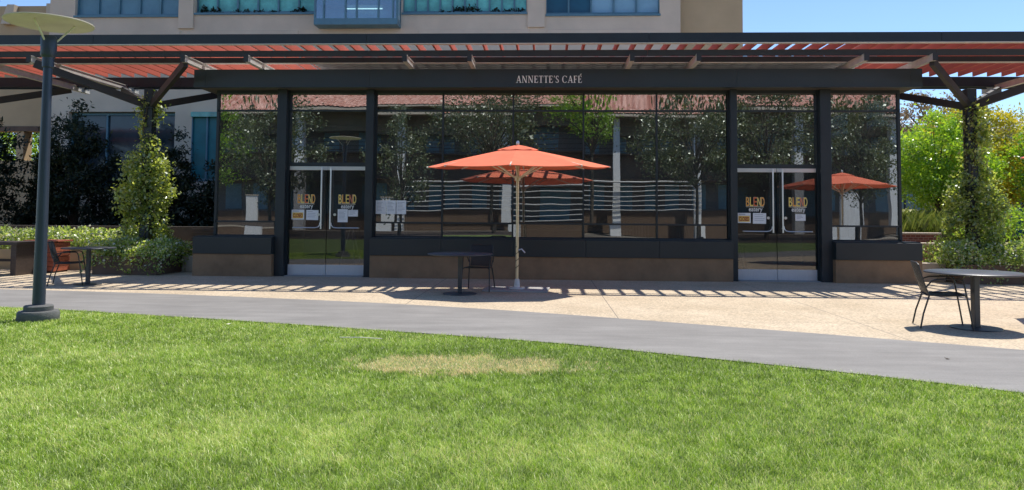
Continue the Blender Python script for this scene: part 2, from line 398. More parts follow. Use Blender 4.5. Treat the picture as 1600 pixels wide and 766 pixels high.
dry = .17 + .13 * rng.normal(size=n) + .45 * np.clip(streak - .48, 0, 1) * (.5 + big) + .22 * (small - .5) + .42 * (tuft - .5) - .12 * halo - .03
dry = np.where(rng.random(n) < .06 + .16 * big, dry + .4, dry)
dry = np.clip(dry, 0, .78); dry = np.where(rng.random(n) < patch * 1.5, np.clip(.92 + .15 * rng.normal(size=n), .5, 1), dry)
h = rng.uniform(.013, .031, n) * (1 - .35 * patch) * (.7 + .3 * vnoise(X, Y, .25, 11) + .55 * tuft)
dist = np.sqrt(X ** 2 + (Y + 17.24) ** 2); wd = .0014 + .0006 * dist * .5; wd = wd * rng.uniform(.7, 1.3, n)
az = rng.uniform(0, 2 * PI, n); lean = h * rng.uniform(.2, 1.9, n)
la = az + rng.normal(size=n) * .5 + PI / 2
dx, dy = np.cos(la) * lean, np.sin(la) * lean; sx_, sy_ = np.cos(az) * wd / 2, np.sin(az) * wd / 2; z0 = np.full(n, -.006)
V = np.stack([np.c_[X - sx_, Y - sy_, z0], np.c_[X + sx_, Y + sy_, z0],
              np.c_[X + dx * .35 + sx_ * .8, Y + dy * .35 + sy_ * .8, h * .6], np.c_[X + dx * .35 - sx_ * .8, Y + dy * .35 - sy_ * .8, h * .6],
              np.c_[X + dx + sx_ * .15, Y + dy + sy_ * .15, h], np.c_[X + dx - sx_ * .15, Y + dy - sy_ * .15, h]], 1).reshape(-1, 3)
b0 = np.arange(n)[:, None] * 6
F = np.concatenate([b0 + np.array([0, 1, 2, 3]), b0 + np.array([3, 2, 4, 5])], 0)
tag(np_mesh('grass', V, F, M['grass'], attr=np.repeat(dry, 6)), kind='stuff', label='short mown green lawn grass with pale streaks and one straw-coloured patch', cat='grass')

# thin dark soil gap along the lawn edge reads as the trench between path and turf
q = MB(); q.tube([(-2.35, -8.75, .035), (-2.1, -8.82, .05), (-1.85, -8.8, .035)], .006, 6)
tag(q.build('straw_stick', M['cream']), 'thin pale dry stalk lying on the grass above the bare patch', 'stick')

for x, y, a, lab in ((-4.05, -7.85, .6, 'small yellowed fallen leaf on the lawn by the lamp post side of the path'), (4.15, -9.35, 2.1, 'small dark fallen leaf lying on the grey path at right')):
    o_ = MB().add([(-.05, 0, .012), (0, .022, .002), (.06, 0, .02), (0, -.022, .004)], [(0, 1, 2, 3)]).build('fallen_leaf', M['cream'] if x < 0 else M['bark']); o_.location = (x, y, .03 if x < 0 else .006); o_.rotation_euler.z = a; o_.scale = (.65, .65, .65); tag(o_, lab, 'leaf')
# ------------------------------------------------------------------ cafe pavilion
cafe = thing('cafe_pavilion', 'long dark steel and glass cafe pavilion with two double doors and brown base', 'cafe building', (0, 0, 0))
XL, XR = -7.81, 8.08
# plinth & sill segments
segs = [(-8.17, -6.31), (-4.02, 4.23), (6.49, 8.38)]
for a, b_ in segs:
    MB().cbox(a, b_, -.36, .1, 0, .515, .006).build('plinth', M['plinth'], cafe)
    q = MB()
    n_ = max(1, round((b_ - a) / 1.65)); 
    for k in range(n_):
        q.cbox(a + (b_ - a) * k / n_ + .003, a + (b_ - a) * (k + 1) / n_ - .003, -.385, .06, .515, .9, .006)
    q.box(a, b_, -.30, .05, .9, .925)
    q.build('sill_band', M['sill'], cafe)
for xa, xb in ((-8.17, -7.75), (8.02, 8.38)):      # side walls' plinth and sill
    MB().box(xa, xb, .102, 6.5, 0, .513).build('plinth', M['plinth'], cafe)
    MB().box(xa, xb, .062, 6.5, .515, .898).build('sill_band', M['sill'], cafe)
# columns
for xa, xb in ((-6.31, -6.09), (-4.2, -4.02), (4.23, 4.38), (6.25, 6.49)):
    MB().cbox(xa, xb, -.2, .12, 0, 4.38, .006).build('column', M['steel'], cafe)
    MB().box(xa - .03, xb + .03, -.04, .13, .0, 4.377).build('column_flange', M['steel'], cafe)
# fascia, soffit, roof, header
q = MB(); cuts = [-8.18, -7.9, -4.05, -.05, 4.3, 8.12, 8.38]
for a, b_ in zip(cuts[:-1], cuts[1:]): q.box(a + .002, b_ - .002, -.52, -.44, 4.40, 4.79)
q.box(-8.18, 8.38, -.54, -.40, 4.372, 4.398)
fas = q.build('fascia', M['fascia'], cafe)
MB().box(-8.18, -8.1, -.438, 6.7, 4.40, 4.79).build('fascia', M['fascia'], cafe); MB().box(8.3, 8.38, -.438, 6.7, 4.40, 4.79).build('fascia', M['fascia'], cafe)
MB().box(-8.09, 8.29, -.436, 6.7, 4.385, 4.42).build('soffit', mat('soffit_board', (.1, .09, .075), .8), cafe)
MB().box(-8.09, 8.29, -.436, 6.7, 4.68, 4.76).build('roof', M['deckmetal'], cafe)
MB().box(XL, XR, -.05, .08, 4.31, 4.383).build('header', M['steel'], cafe)
# window mullions and rails
bays = [(XL, -6.34, []), (-4.0, 4.2, [-2.41, -.755, .885, 2.58]), (6.52, XR, [])]
for a, b_, ms in bays:
    for zr0, zr1 in ((3.885, 3.925), (1.245, 1.285), (.925, .955)): MB().box(a, b_, -.03, .07, zr0, zr1).build('rail', M['steel'], cafe)
    for x in ms: MB().box(x - .018, x + .018, -.045, .072, .955, 4.31).build('mullion', M['steel'], cafe)
    xs = [a] + ms + [b_]
    for x0, x1 in zip(xs[:-1], xs[1:]):
        x0 += .02; x1 -= .02
        for z0, z1 in ((.955, 1.245), (1.285, 3.885), (3.925, 4.31)):
            # every lite is very slightly bowed, as sealed units are
            nxs, nzs = 9, 9; bow = random.choice((-1, 1)) * random.uniform(.002, .006) * (1 if z1 - z0 > 1 else .12); tl = random.uniform(-.0015, .0015)
            vs = []; 
            for yb in (.012, .024):
                for i in range(nxs):
                    for j_ in range(nzs):
                        u, v_ = i / (nxs - 1), j_ / (nzs - 1)
                        vs.append((x0 + (x1 - x0) * u, yb + bow * (4 * u * (1 - u) + 4 * v_ * (1 - v_)) + tl * (u - .5), z0 + (z1 - z0) * v_))
            fs = []; k0 = nxs * nzs
            for i in range(nxs - 1):
                for j_ in range(nzs - 1):
                    a0 = i * nzs + j_; fs += [(a0, a0 + nzs, a0 + nzs + 1, a0 + 1), (k0 + a0, k0 + a0 + 1, k0 + a0 + nzs + 1, k0 + a0 + nzs)]
            MB().add(vs, fs).build('window_pane', M['glass'], cafe, True)
# corner posts and side glazing
for x in (XL, XR):
    MB().box(x - .03, x + .03, -.03, .03, .925, 4.383).build('corner_post', M['steel'], cafe)
    for y0, y1 in ((.05, 2.2), (2.24, 4.4)):
        MB().box(x - .006, x + .006, y0, y1, .93, 4.38).build('window_pane', M['glass'], cafe)
    q = MB(); q.box(x - .03, x + .03, 2.2, 2.24, .9, 4.38); q.box(x - .03, x + .03, 4.4, 4.46, .9, 4.38); q.box(x - .028, x + .028, .04, 4.4, 3.885, 3.925); q.build('mullion', M['steel'], cafe)
# rear shell and interior surfaces
MB().box(XL, XR, 6.3, 6.5, .0, 4.38).build('rear_wall', M['interior'], cafe)
for x in (XL, XR): MB().box(x - .02, x + .02, 4.46, 6.3, .9, 4.38).build('side_wall', M['interior'], cafe)
MB().box(XL, XR, .12, 6.3, .0, .012).build('interior_floor', M['intfloor'], cafe)
MB().box(XL + .05, XR - .05, .12, 6.3, 4.33, 4.383).build('ceiling', M['interior'], cafe)
for x in (-7.25, -3.55, 3.55, 7.45):
    MB().cbox(x - .16, x + .16, .55, .87, .012, 4.33, .01).build('interior_column', M['intwhite'], cafe)

# ---- text helpers
def font_mesh(body, sx, sz, x, y, z, ex=.002, italic=0):
    cu = bpy.data.curves.new('lettering', 'FONT'); cu.body = body; cu.size = 1; cu.extrude = 0; cu.offset = italic; cu.align_x = 'LEFT'; cu.fill_mode = 'FRONT'
    cu.resolution_u = 4
    ob = bpy.data.objects.new('tmp', cu); COL.objects.link(ob)
    dg = bpy.context.evaluated_depsgraph_get(); me = bpy.data.meshes.new_from_object(ob.evaluated_get(dg)); bpy.data.objects.remove(ob)
    vs = [v.co.copy() for v in me.vertices]; x0 = min(v.x for v in vs); x1 = max(v.x for v in vs); y0 = min(v.y for v in vs); y1 = max(v.y for v in vs)
    out = MB(); out.v = [(x + (v.x - x0) / (x1 - x0) * sx, y, z + (v.y - y0) / (y1 - y0) * sz) for v in vs]
    out.f = [tuple(p.vertices) for p in me.polygons]; return out
def extr(mb, d):    # give flat lettering thickness d towards -Y
    n = len(mb.v); bm = bmesh.new(); vv = [bm.verts.new(v) for v in mb.v]
    for f in mb.f:
        try: bm.faces.new([vv[i] for i in f])
        except Exception: pass
    r = bmesh.ops.extrude_face_region(bm, geom=bm.faces[:]); bmesh.ops.translate(bm, verts=[e for e in r['geom'] if isinstance(e, bmesh.types.BMVert)], vec=(0, -d, 0))
    bm.verts.index_update(); o = MB(); o.v = [v.co[:] for v in bm.verts]; o.f = [[v.index for v in f.verts] for f in bm.faces]; bm.free(); return o

# ---- serif sign lettering, each glyph drawn from strokes on a unit cap height
def ser(x, z, w=.26, t=.045): return [(x - w / 2, z), (x + w / 2, z), (x + w / 2, z + t), (x - w / 2, z + t)]
def bar(x0, z0, x1, z1, w): return [(x0 - w / 2, z0), (x0 + w / 2, z0), (x1 + w / 2, z1), (x1 - w / 2, z1)]
def arcs(cx, cz, rx, rz, a0, a1, w0, n=14):
    o, i_ = [], []
    for k in range(n + 1):
        a = a0 + (a1 - a0) * k / n; w = .05 + (w0 - .05) * abs(math.cos(a))
        o.append((cx + rx * math.cos(a), cz + rz * math.sin(a))); i_.append((cx + (rx - w) * math.cos(a), cz + (rz - .05) * math.sin(a)))
    return [[o[k], o[k + 1], i_[k + 1], i_[k]] for k in range(n)]
def glyph(c):
    if c == 'A': return .86, [bar(.16, 0, .42, 1, .07), bar(.70, 0, .44, 1, .15), [(.25, .3), (.62, .3), (.62, .36), (.25, .36)], ser(.16, 0), ser(.7, 0, .3)]
    if c == 'N': return .92, [bar(.18, 0, .18, 1, .07), bar(.74, 0, .74, 1, .07), bar(.70, 0, .2, 1, .16), ser(.18, 0), ser(.16, .955), ser(.74, .955)]
    if c in 'EÉ':
        p = [bar(.2, 0, .2, 1, .15), [(.1, 0), (.62, 0), (.66, .24), (.62, .24), (.56, .055), (.1, .055)], [(.1, .945), (.56, .945), (.56, .8), (.6, .8), (.6, 1), (.1, 1)],
             [(.2, .49), (.48, .49), (.48, .545), (.2, .545)], [(.46, .4), (.5, .4), (.5, .64), (.46, .64)]]
        if c == 'É': p.append([(.34, 1.1), (.42, 1.08), (.62, 1.27), (.5, 1.29)])
        return .72, p
    if c == 'F': return .66, [bar(.2, 0, .2, 1, .15), ser(.2, 0, .34), [(.1, .945), (.56, .945), (.56, .78), (.6, .78), (.6, 1), (.1, 1)], [(.2, .47), (.46, .47), (.46, .525), (.2, .525)], [(.44, .38), (.48, .38), (.48, .62), (.44, .62)]]
    if c == 'T': return .76, [bar(.38, 0, .38, 1, .15), ser(.38, 0, .34), [(.04, .945), (.72, .945), (.72, 1), (.04, 1)], [(.04, .78), (.08, .78), (.08, .95), (.04, .95)], [(.68, .78), (.72, .78), (.72, .95), (.68, .95)]]
    if c == 'C': return .86, arcs(.46, .5, .4, .51, .75, 2 * PI - .75, .16, 22) + [[(.72, .72), (.77, .72), (.77, .98), (.73, .98)]]
    if c == 'S': return .58, arcs(.29, .75, .22, .26, .5, PI * 1.45, .13) + arcs(.29, .25, .24, .26, -PI * .82, PI * .48, .13) + [bar(.36, .42, .2, .6, .17), [(.44, .76), (.48, .76), (.48, .98), (.45, .98)], [(.05, .02), (.08, .02), (.09, .26), (.05, .26)]]
    if c == "'": return .3, [[(.1, 1), (.22, 1), (.2, .86), (.12, .72), (.09, .74), (.14, .86), (.1, .9)]]
    return .4, []
text = "ANNETTE'S CAFÉ"; tot = sum(glyph(c)[0] for c in text); hgt = .16; w0, w1 = -.68, .83; kx = (w1 - w0) / tot
q = MB(); cx = w0; ly = 0
for c in text:
    w, ps = glyph(c)
    for k, p in enumerate(ps):
        ly = (ly + 1) % 23; yo = -.532 - ly * .00009
        q.prism([(cx + px * kx, 4.475 + pz * hgt) for px, pz in p], yo, -.519)
    cx += w * kx
q.build('lettering', M['letter'], fas)

# ---- doors
def door(x0, x1, hinge_left):
    d = MB(); d.cbox(x0, x1, -.012, .032, 2.49, 2.58, .004)
    o = d.build('door', M['alum'], cafe)
    MB().cbox(x0, x1, -.013, .033, .018, .262, .004).build('kick_plate', M['kick'], o)
    MB().box(x0 + .004, x1 - .004, .004, .016, .262, 2.49).build('door_pane', M['doorglass'], o)
    s = 1 if hinge_left else -1; xe = x1 if hinge_left else x0; xh = xe - s * .105; xo = (x0 if hinge_left else x1) + s * .13
    q = MB(); q.tube([(xh, -.09, 2.55), (xh, -.09, 1.1)], .019, 10)
    q.tube([(xh - s * .02, -.085, 1.25), (xh - s * .03, -.085, 1.19), (xh - s * .07, -.085, 1.145), (xh - s * .14, -.085, 1.13), (xo, -.085, 1.13)], .012, 8)
    for zz in (2.53, 1.2): q.tube([(xh, -.09, zz), (xh, .004, zz)], .009, 6)
    q.tube([(xo, -.09, 1.13), (xo, .004, 1.13)], .014, 8)
    q.build('pull_handle', M['alum'], o, True)
    q = MB(); q.tube([(xe - s * .19, -.018, 1.44), (xe - s * .19, .01, 1.44)], .032, 14); q.tube([(xe - s * .05, -.022, .05), (xe - s * .05, 0, .05)], .016, 10); q.build('lock', M['alum'], o)
    # lettering decal
    cxm = (x0 + x1) / 2 + (-.03 if hinge_left else .04); wl = .43; xb = cxm - wl / 2; cw = wl / 5
    cols = ['orange', 'yellow', 'red', 'yellow', 'orange'] if hinge_left else ['yellow', 'orange', 'yellow', 'red', 'yellow']
    for i, ch in enumerate('BLEND'):
        wch = cw * .84
        ol = MB()
        for ddx, ddz in ((-.003, -.003), (.003, -.003), (-.003, .003), (.003, .003)):
            f = font_mesh(ch, wch, .205, xb + i * cw + ddx, -.0005 - .0002 * (i % 2) + ddx * .01 + ddz * .02, 1.708 + ddz); ol.add(f.v, f.f)
        ol.build('lettering', M['cream'], o)
        extr(font_mesh(ch, wch, .205, xb + i * cw, -.0012, 1.708, italic=.008), .001).build('lettering', M[cols[i]], o)
    q = MB(); q.prism([(xb - .005, 1.688), (xb + wl - .03, 1.684), (xb + wl - .03, 1.697), (xb - .005, 1.694)], -.002, .002); q.build('lettering', M['cream'], o)
    extr(font_mesh('eatery', .31, .12, cxm - .155, -.001, 1.555, italic=.015), .001).build('lettering', M['white'], o)
for (a, b_) in ((-6.06, -4.23), (4.41, 6.22)):
    mid = (a + b_) / 2
    MB().box(a, b_, -.02, .07, 2.585, 2.67).build('door_header', M['steel'], cafe); MB().box(a, b_, -.018, .068, 3.885, 3.925).build('rail', M['steel'], cafe)
    MB().box(a, b_, .012, .024, 2.67, 3.885).build('window_pane', M['glass'], cafe); MB().box(a, b_, .012, .024, 3.925, 4.31).build('window_pane', M['glass'], cafe)
    MB().box(a, b_, -.2, .12, .0, .004 + .012).build('threshold', M['slab'], cafe)
    door(a + .01, mid - .004, True); door(mid + .004, b_ - .01, False)

# ---- notices taped to the glass
def notice(x0, x1, z0, z1, label, kind, y=-.006, tilt=0):
    o = MB().box(-(x1 - x0) / 2, (x1 - x0) / 2, -.002, 0, -(z1 - z0) / 2, (z1 - z0) / 2).build('notice_sheet', M['paper']); o.location = ((x0 + x1) / 2, y, (z0 + z1) / 2); o.rotation_euler.y = tilt
    tag(o, label, 'notice', 'notices taped to the cafe glass'); w, h_ = x1 - x0, z1 - z0
    if kind == 'closed':
        MB().box(-w * .43, w * .43, -.0035, -.0022, -h_ * .38, h_ * .22).build('closed_panel', M['signyel'], o)
        extr(font_mesh('CLOSED', w * .76, h_ * .42, -w * .38, -.0045, -h_ * .3, italic=.03), .001).build('lettering', M['signred'], o)
        MB().box(-w * .4, w * .1, -.0035, -.0022, h_ * .33, h_ * .4).build('printed_line', M['ink'], o)
    else:
        q = MB(); nl = 7 if kind == 'text' else 4
        for k in range(nl):
            z = h_ * (.36 - .72 * k / nl); a = -w * .38; e_ = w * random.uniform(.0, .38)
            q.box(a, e_, -.0035, -.0022, z - .005, z + .004)
        q.build('printed_lines', M['ink'], o)
notice(-5.98, -5.68, 1.32, 1.55, 'red and yellow CLOSED notice on the left double doors', 'closed')
notice(-5.63, -5.34, 1.31, 1.545, 'white notice beside the CLOSED sign on the left double doors', 'few', tilt=.02)
notice(-4.88, -4.64, 1.265, 1.57, 'upright white notice next to the handle on the left double doors', 'text')
notice(-4.63, -4.40, 1.40, 1.555, 'small white notice overlapping an upright sheet on the left double doors', 'few', y=-.004)
notice(4.42, 4.72, 1.32, 1.55, 'red and yellow CLOSED notice on the right double doors', 'closed')
notice(4.77, 5.07, 1.305, 1.55, 'white notice beside the CLOSED sign on the right double doors', 'few', tilt=.015)
notice(5.73, 5.96, 1.38, 1.53, 'small white notice alone on the rightmost door leaf', 'few')
for x0, x1, lab in ((-3.98, -3.735, 'white text notice nearest the column right of the left doors'), (-3.725, -3.505, 'white text notice in the middle of a row of three on the window'), (-3.49, -3.26, 'white text notice at the far end of the row of three, closest to the umbrella')):
    notice(x0, x1, 1.465, 1.785, lab, 'text', y=.004)

# ---- dim interior furniture seen through the glass
def simple_cabinet(x, y, w, d, h_, m, name, label, cat):
    t = thing(name, label, cat, (x, y, .012))
    MB().cbox(-w / 2, w / 2, -d / 2, d / 2, .08, h_, .015).build('body', m, t)
    for s in (-1, 1): MB().cbox(min(0, s * w / 2) + .015, max(0, s * w / 2) - .015, -d / 2 - .022, -d / 2 - .002, .12, h_ - .1, .006).build('door', m, t); MB().tube([(s * .05, -d / 2 - .045, h_ * .45), (s * .05, -d / 2 - .045, h_ * .7)], .01).build('handle', M['alum'], t)
    MB().box(-w / 2 + .04, w / 2 - .04, -d / 2 + .04, d / 2 - .04, 0, .08).build('base', M['steel'], t)
    return t
simple_cabinet(3.3, 1.3, 1.05, .7, 1.75, M['bluebin'], 'storage_cabinet', 'blue two-door cabinet inside behind the window left of the right doors', 'cabinet')
t = thing('slatted_crate', 'pale slatted crate stand inside behind the glass, next to the blue cabinet', 'crate', (2.15, 1.1, .012))
q = MB(); q.box(-.4, .4, -.25, .25, 1.32, 1.36); q.box(-.4, .4, -.25, .25, .0, .04); q.build('shelf', M['intwhite'], t)
for k in range(11): MB().box(-.39 + k * .073, -.365 + k * .073, -.25, -.22, .04, 1.32).build('slat', M['intwhite'], t)
t = thing('service_counter', 'long dark service counter along the back inside the cafe', 'counter', (-.5, 4.6, .012))
MB().box(-3, 3, -.35, .35, 0, 1.02).build('body', M['darkwall'], t); MB().cbox(-3.05, 3.05, -.4, .4, 1.02, 1.07, .01).build('counter_top', M['intwhite'], t)
t = thing('easel_stand', 'thin pale A-frame easel standing inside the left double doors', 'easel', (-4.75, .7, .012))
for s in (-1, 1): MB().beam((s * .32, 0, 0), (s * .03, .1, 1.1), .03, .02).build('leg', M['intwhite'], t)
MB().beam((0, .5, 0), (0, .12, 1.08), .03, .02).build('leg', M['intwhite'], t); MB().box(-.24, .24, .02, .05, .4, .43).build('ledge', M['intwhite'], t)

# ------------------------------------------------------------------ pergola
CX = .1; ZB = 5.13
per = thing('pergola', 'long dark steel pergola with red slats carried on branching posts around the cafe', 'pergola', (CX, 0, 0))
PX0, PX1 = -24, 24
def local_beam(name, y0, y1, z0, z1, m, pale_strip=None):
    q = MB(); L = 6.1; k = -4
    xs = [PX0] + [x for x in np.arange(-22.3, 24, L)] + [PX1]
    for a, b_ in zip(xs[:-1], xs[1:]): q.box(a + .004, b_ - .004, y0, y1, z0, z1)
    o = q.build(name, m, per)
    if pale_strip: MB().box(PX0, PX1, y0 - .004, y1 + pale_strip, z0 - .016, z0 - .002).build('flange_light_line', M['pale_strip'], o)  # pale strip: front beam's light flange; under the inner beam, a painted bright line
    return o
local_beam('front_beam', -1.50, -1.42, 5.165, 5.375, M['steel'], .03)
local_beam('beam', -1.27, -1.22, 4.93, 5.06, M['steel2'])
local_beam('beam', -.48, -.41, 4.955, 5.075, M['steel2'], .03)
local_beam('beam', 2.42, 2.52, 4.90, 5.16, M['steel'])
local_beam('beam', 2.75, 2.83, 4.90, 5.16, M['steel'])
q = MB(); pitch = .368
for k in range(-65, 66):
    x = k * pitch; q.box(x - .02, x + .02, -1.415, 2.41, 5.165, 5.345)
q.build('slats', M['redslat'], per)
# metal deck over the cafe portion
q = MB()
for k in range(26): q.box(-5.75, 7.4, -.3 + k * .1, -.3 + k * .1 + .085, 5.09 + .012 * (k % 2), 5.125 + .012 * (k % 2))
q.build('metal_deck', M['deckmetal'], per)
# paired rafters
pairs = [CX - CX + d for d in (-22.2, -17.26, -12.33, -7.4, -2.465, 2.465, 7.4, 12.33, 17.26, 22.2)]
raf = None
for pm in pairs:
    for s in (-1, 1):
        x = pm + s * .71
        q = MB(); q.box(x - .035, x + .035, -1.4, 3.0, 4.81, 4.925); q.box(x - .05, x + .05, -1.4, 3.0, 4.795, 4.809); q.box(x - .05, x + .05, -1.4, 3.0, 4.926, 4.94)
        o = q.build('rafter', M['galv'], per)
        MB().box(x - .05, x + .05, -1.425, -1.4, 4.785, 4.95).build('end_cap', M['steel2'], o)
        q = MB(); q.tube([(x, -1.2, 4.94), (x, -1.2, 4.985)], .02, 8); q.build('bolt', M['galv'], o)
# posts with four branching struts
PY = .5
for px in (-19.72, -14.8, -9.86, 9.86, 14.8, 19.72):
    o = MB().cbox(px - .11, px + .11, PY - .11, PY + .11, 0, 4.5, .008).build('post', M['steel'], per)
    MB().box(px - .16, px + .16, PY - .16, PY + .16, 4.02, 4.04).build('collar', M['steel'], o)
    for sxn in (-1, 1):
        for syn in (-1, 1):
            MB().beam((px + sxn * .06, PY + syn * .06, 4.1), (px + sxn * 1.74, PY + syn * 1.75, 4.79), .10, .17).build('strut', M['steel2'], o)
    q = MB()
    for sxn in (-1, 1): q.tube([(px + sxn * .17, PY - .12, 4.2), (px + sxn * .17, PY - .2, 4.2)], .025, 8)
    q.build('bolt', M['galv'], o)

# ------------------------------------------------------------------ lamp post
t = thing('lamp_post', 'dark blue-grey lamp post with a flat pale disc shade on the lawn', 'lamp post', (-6.81, -7.5, 0))
MB().lathe([(.245, -.01), (.25, .0), (.25, .10), (.235, .125), (.16, .128)], 40).build('concrete_base', M['lampbase'], t, True)
MB().lathe([(.17, .125), (.175, .13), (.175, .185), (.16, .2), (.09, .202)], 40).build('base_ring', M['lampbase'], t, True)
MB().tube([(0, 0, .2), (0, 0, 1.5), (0, 0, 3.5)], [.078, .07, .055], 20).build('pole', M['lamppole'], t, True)
MB().lathe([(.058, 3.42), (.072, 3.43), (.072, 3.56), (.09, 3.58), (.098, 3.6), (.098, 3.84), (.085, 3.86), (.03, 3.865)], 24).build('lamp_housing', M['lamppole'], t, True)
for a in (.5, 2.6, 4.7):
    MB().tube([(.08 * math.cos(a), .08 * math.sin(a), 3.78), (.3 * math.cos(a), .3 * math.sin(a), 4.03)], .012, 8).build('strut', M['bulb'], t, True)
MB().lathe([(.02, 4.035), (.3, 4.035), (.535, 4.03), (.545, 4.04), (.54, 4.05), (.3, 4.062), (.02, 4.07)], 64).build('disc_shade', M['lampdisc'], t, True)

# ------------------------------------------------------------------ furniture
def make_umbrella(label, loc, rz, hgt=0):
    t = thing('patio_umbrella', label, 'umbrella', loc, rz, 'coral patio umbrellas')
    R, zr, za = 1.80, 2.41 + hgt, 2.80 + hgt
    def canopy(R0, z0, R1, z1, sag, nr=6, ns=4, th=.006):
        vs, fs = [], []
        for i in range(nr + 1):
            u = i / nr
            for k in range(8):
                for j_ in range(ns):
                    f = j_ / ns; a = 2 * PI * (k + f) / 8
                    chord = math.cos(PI / 8) / math.cos((f - .5) * PI / 4)
                    r_ = (R0 + (R1 - R0) * u) * chord
                    z = z0 + (z1 - z0) * u + .008 * math.sin(PI * u) - sag * u * (4 * f * (1 - f)) 
                    vs.append((r_ * math.cos(a), r_ * math.sin(a), z))
        m_ = 8 * ns
        for i in range(nr):
            for k in range(m_): fs.append((i * m_ + k, i * m_ + (k + 1) % m_, (i + 1) * m_ + (k + 1) % m_, (i + 1) * m_ + k))
        # short valance hem
        o_ = len(vs)
        for k in range(m_): x_, y_, z_ = vs[nr * m_ + k]; vs.append((x_ * .997, y_ * .997, z_ - .014))
        for k in range(m_): fs.append((nr * m_ + k, nr * m_ + (k + 1) % m_, o_ + (k + 1) % m_, o_ + k))
        b_ = MB(); b_.add(vs, fs); return b_
    o = canopy(.3, za - .06, R, zr, .025).build('canopy', M['fabric'], t)
    md = o.modifiers.new('cloth', 'SOLIDIFY'); md.thickness = .004
    o = canopy(.03, za + .035, .40, za - .055, .012, 3).build('vent', M['fabric'], t)
    md = o.modifiers.new('cloth', 'SOLIDIFY'); md.thickness = .004
    q = MB(); q.lathe([(.018, za + .03), (.03, za + .045), (.034, za + .07), (.03, za + .1), (.012, za + .12)], 16); q.build('finial', M['alum'], t, True)
    q = MB(); q.tube([(0, 0, .06), (0, 0, za)], .03, 16); q.build('pole', M['brass'], t, True)
    q = MB(); q.lathe([(.03, 2.13 + hgt), (.06, 2.135 + hgt), (.06, 2.23 + hgt), (.03, 2.235 + hgt)], 20); q.build('hub', M['brass'], t, True)
    for k in range(8):
        a = 2 * PI * k / 8; ca, sa = math.cos(a), math.sin(a)
        q = MB(); q.beam((.06 * ca, .06 * sa, za - .03), (R * 1.005 * ca, R * 1.005 * sa, zr - .012), .022, .03); o = q.build('rib', M['rib'], t)
        m_ = .44; zz = za - .03 + (zr - za + .018) * m_
        MB().beam((.055 * ca, .055 * sa, 2.19 + hgt), (.06 * ca + (R - .06) * m_ * ca, .06 * sa + (R - .06) * m_ * sa, zz - .025), .016, .022).build('strut', M['rib'], o)
    q = MB(); q.lathe([(.16, .032), (.16, .05), (.06, .06), (.05, .2), (.034, .22)], 20); q.build('base_socket', M['galv'], t, True)
    q = MB(); q.cbox(-.62, .62, -.42, .42, .0, .032, .006); q.build('base_slab', M['slab'], t)
    q = MB(); pts = [(.036 * math.cos(v * 1.3), .036 * math.sin(v * 1.3), .35 + .5 * v / 18) for v in range(19)]; q.tube(pts, .006, 6)
    q.tube([(.036, 0, .82), (.12, -.02, .8), (.17, -.03, .72), (.1, -.03, .76), (.04, 0, .74)], .007, 6); q.tube([(.045, .0, .8), (.045, 0, 2.15)], .005, 6)
    q.build('tie_cord', M['cord'], t)
    q = MB(); q.tube([(.03, -.02, .78), (.09, -.04, .8), (.16, -.05, .73)], .014, 8); q.build('cleat', M['alum'], t)
    tl = Matrix.Translation((0, 0, 2.2)) @ Matrix.Rotation(math.radians(2.0), 4, 'X') @ Matrix.Diagonal((1, .7, 1, 1)) @ Matrix.Translation((0, 0, -2.2))
    for c_ in COL.objects:                      # the canopy sits slightly tipped towards the lawn
        if c_.parent == t and c_.name.split('.')[0] in ('canopy', 'vent', 'rib', 'finial'): c_.matrix_local = tl
    return t
um = make_umbrella('open coral red patio umbrella in front of the cafe windows', (-.54, -2.75, 0), math.radians(-4))
copy_tree(um, None, (8.98, -5.8, 0), math.radians(7), 'coral red patio umbrella at the right edge beyond the nearest table')

def make_table(label, loc, rz):
    t = thing('cafe_table', label, 'table', loc, rz, 'round dark cafe tables')
    MB().lathe([(.3, .722), (.585, .722), (.6, .728), (.6, .74), (.592, .746), (.02, .746)], 56).build('table_top', M['tabletop'], t, True)
    MB().cbox(-.04, .04, -.04, .04, .018, .722, .006).build('column', M['tabletop'], t)
    MB().lathe([(.305, .0), (.31, .004), (.308, .016), (.06, .02)], 48).build('base_plate', M['tabletop'], t, True)
    MB().box(-.2, .2, -.03, .03, .706, .722).build('top_bracket', M['tabletop'], t)
    return t
t1 = make_table('round dark table in the shade under the coral umbrella', (-1.56, -3.6, 0), .1)
copy_tree(t1, None, (5.72, -7.08, 0), .15, 'round dark table in full sun at the right edge of the paving')
lt = copy_tree(t1, None, (-9.17, -2.7, 0), 0, 'round dark table beside the lamp post near the planter'); lt.scale = (.82, .82, 1)

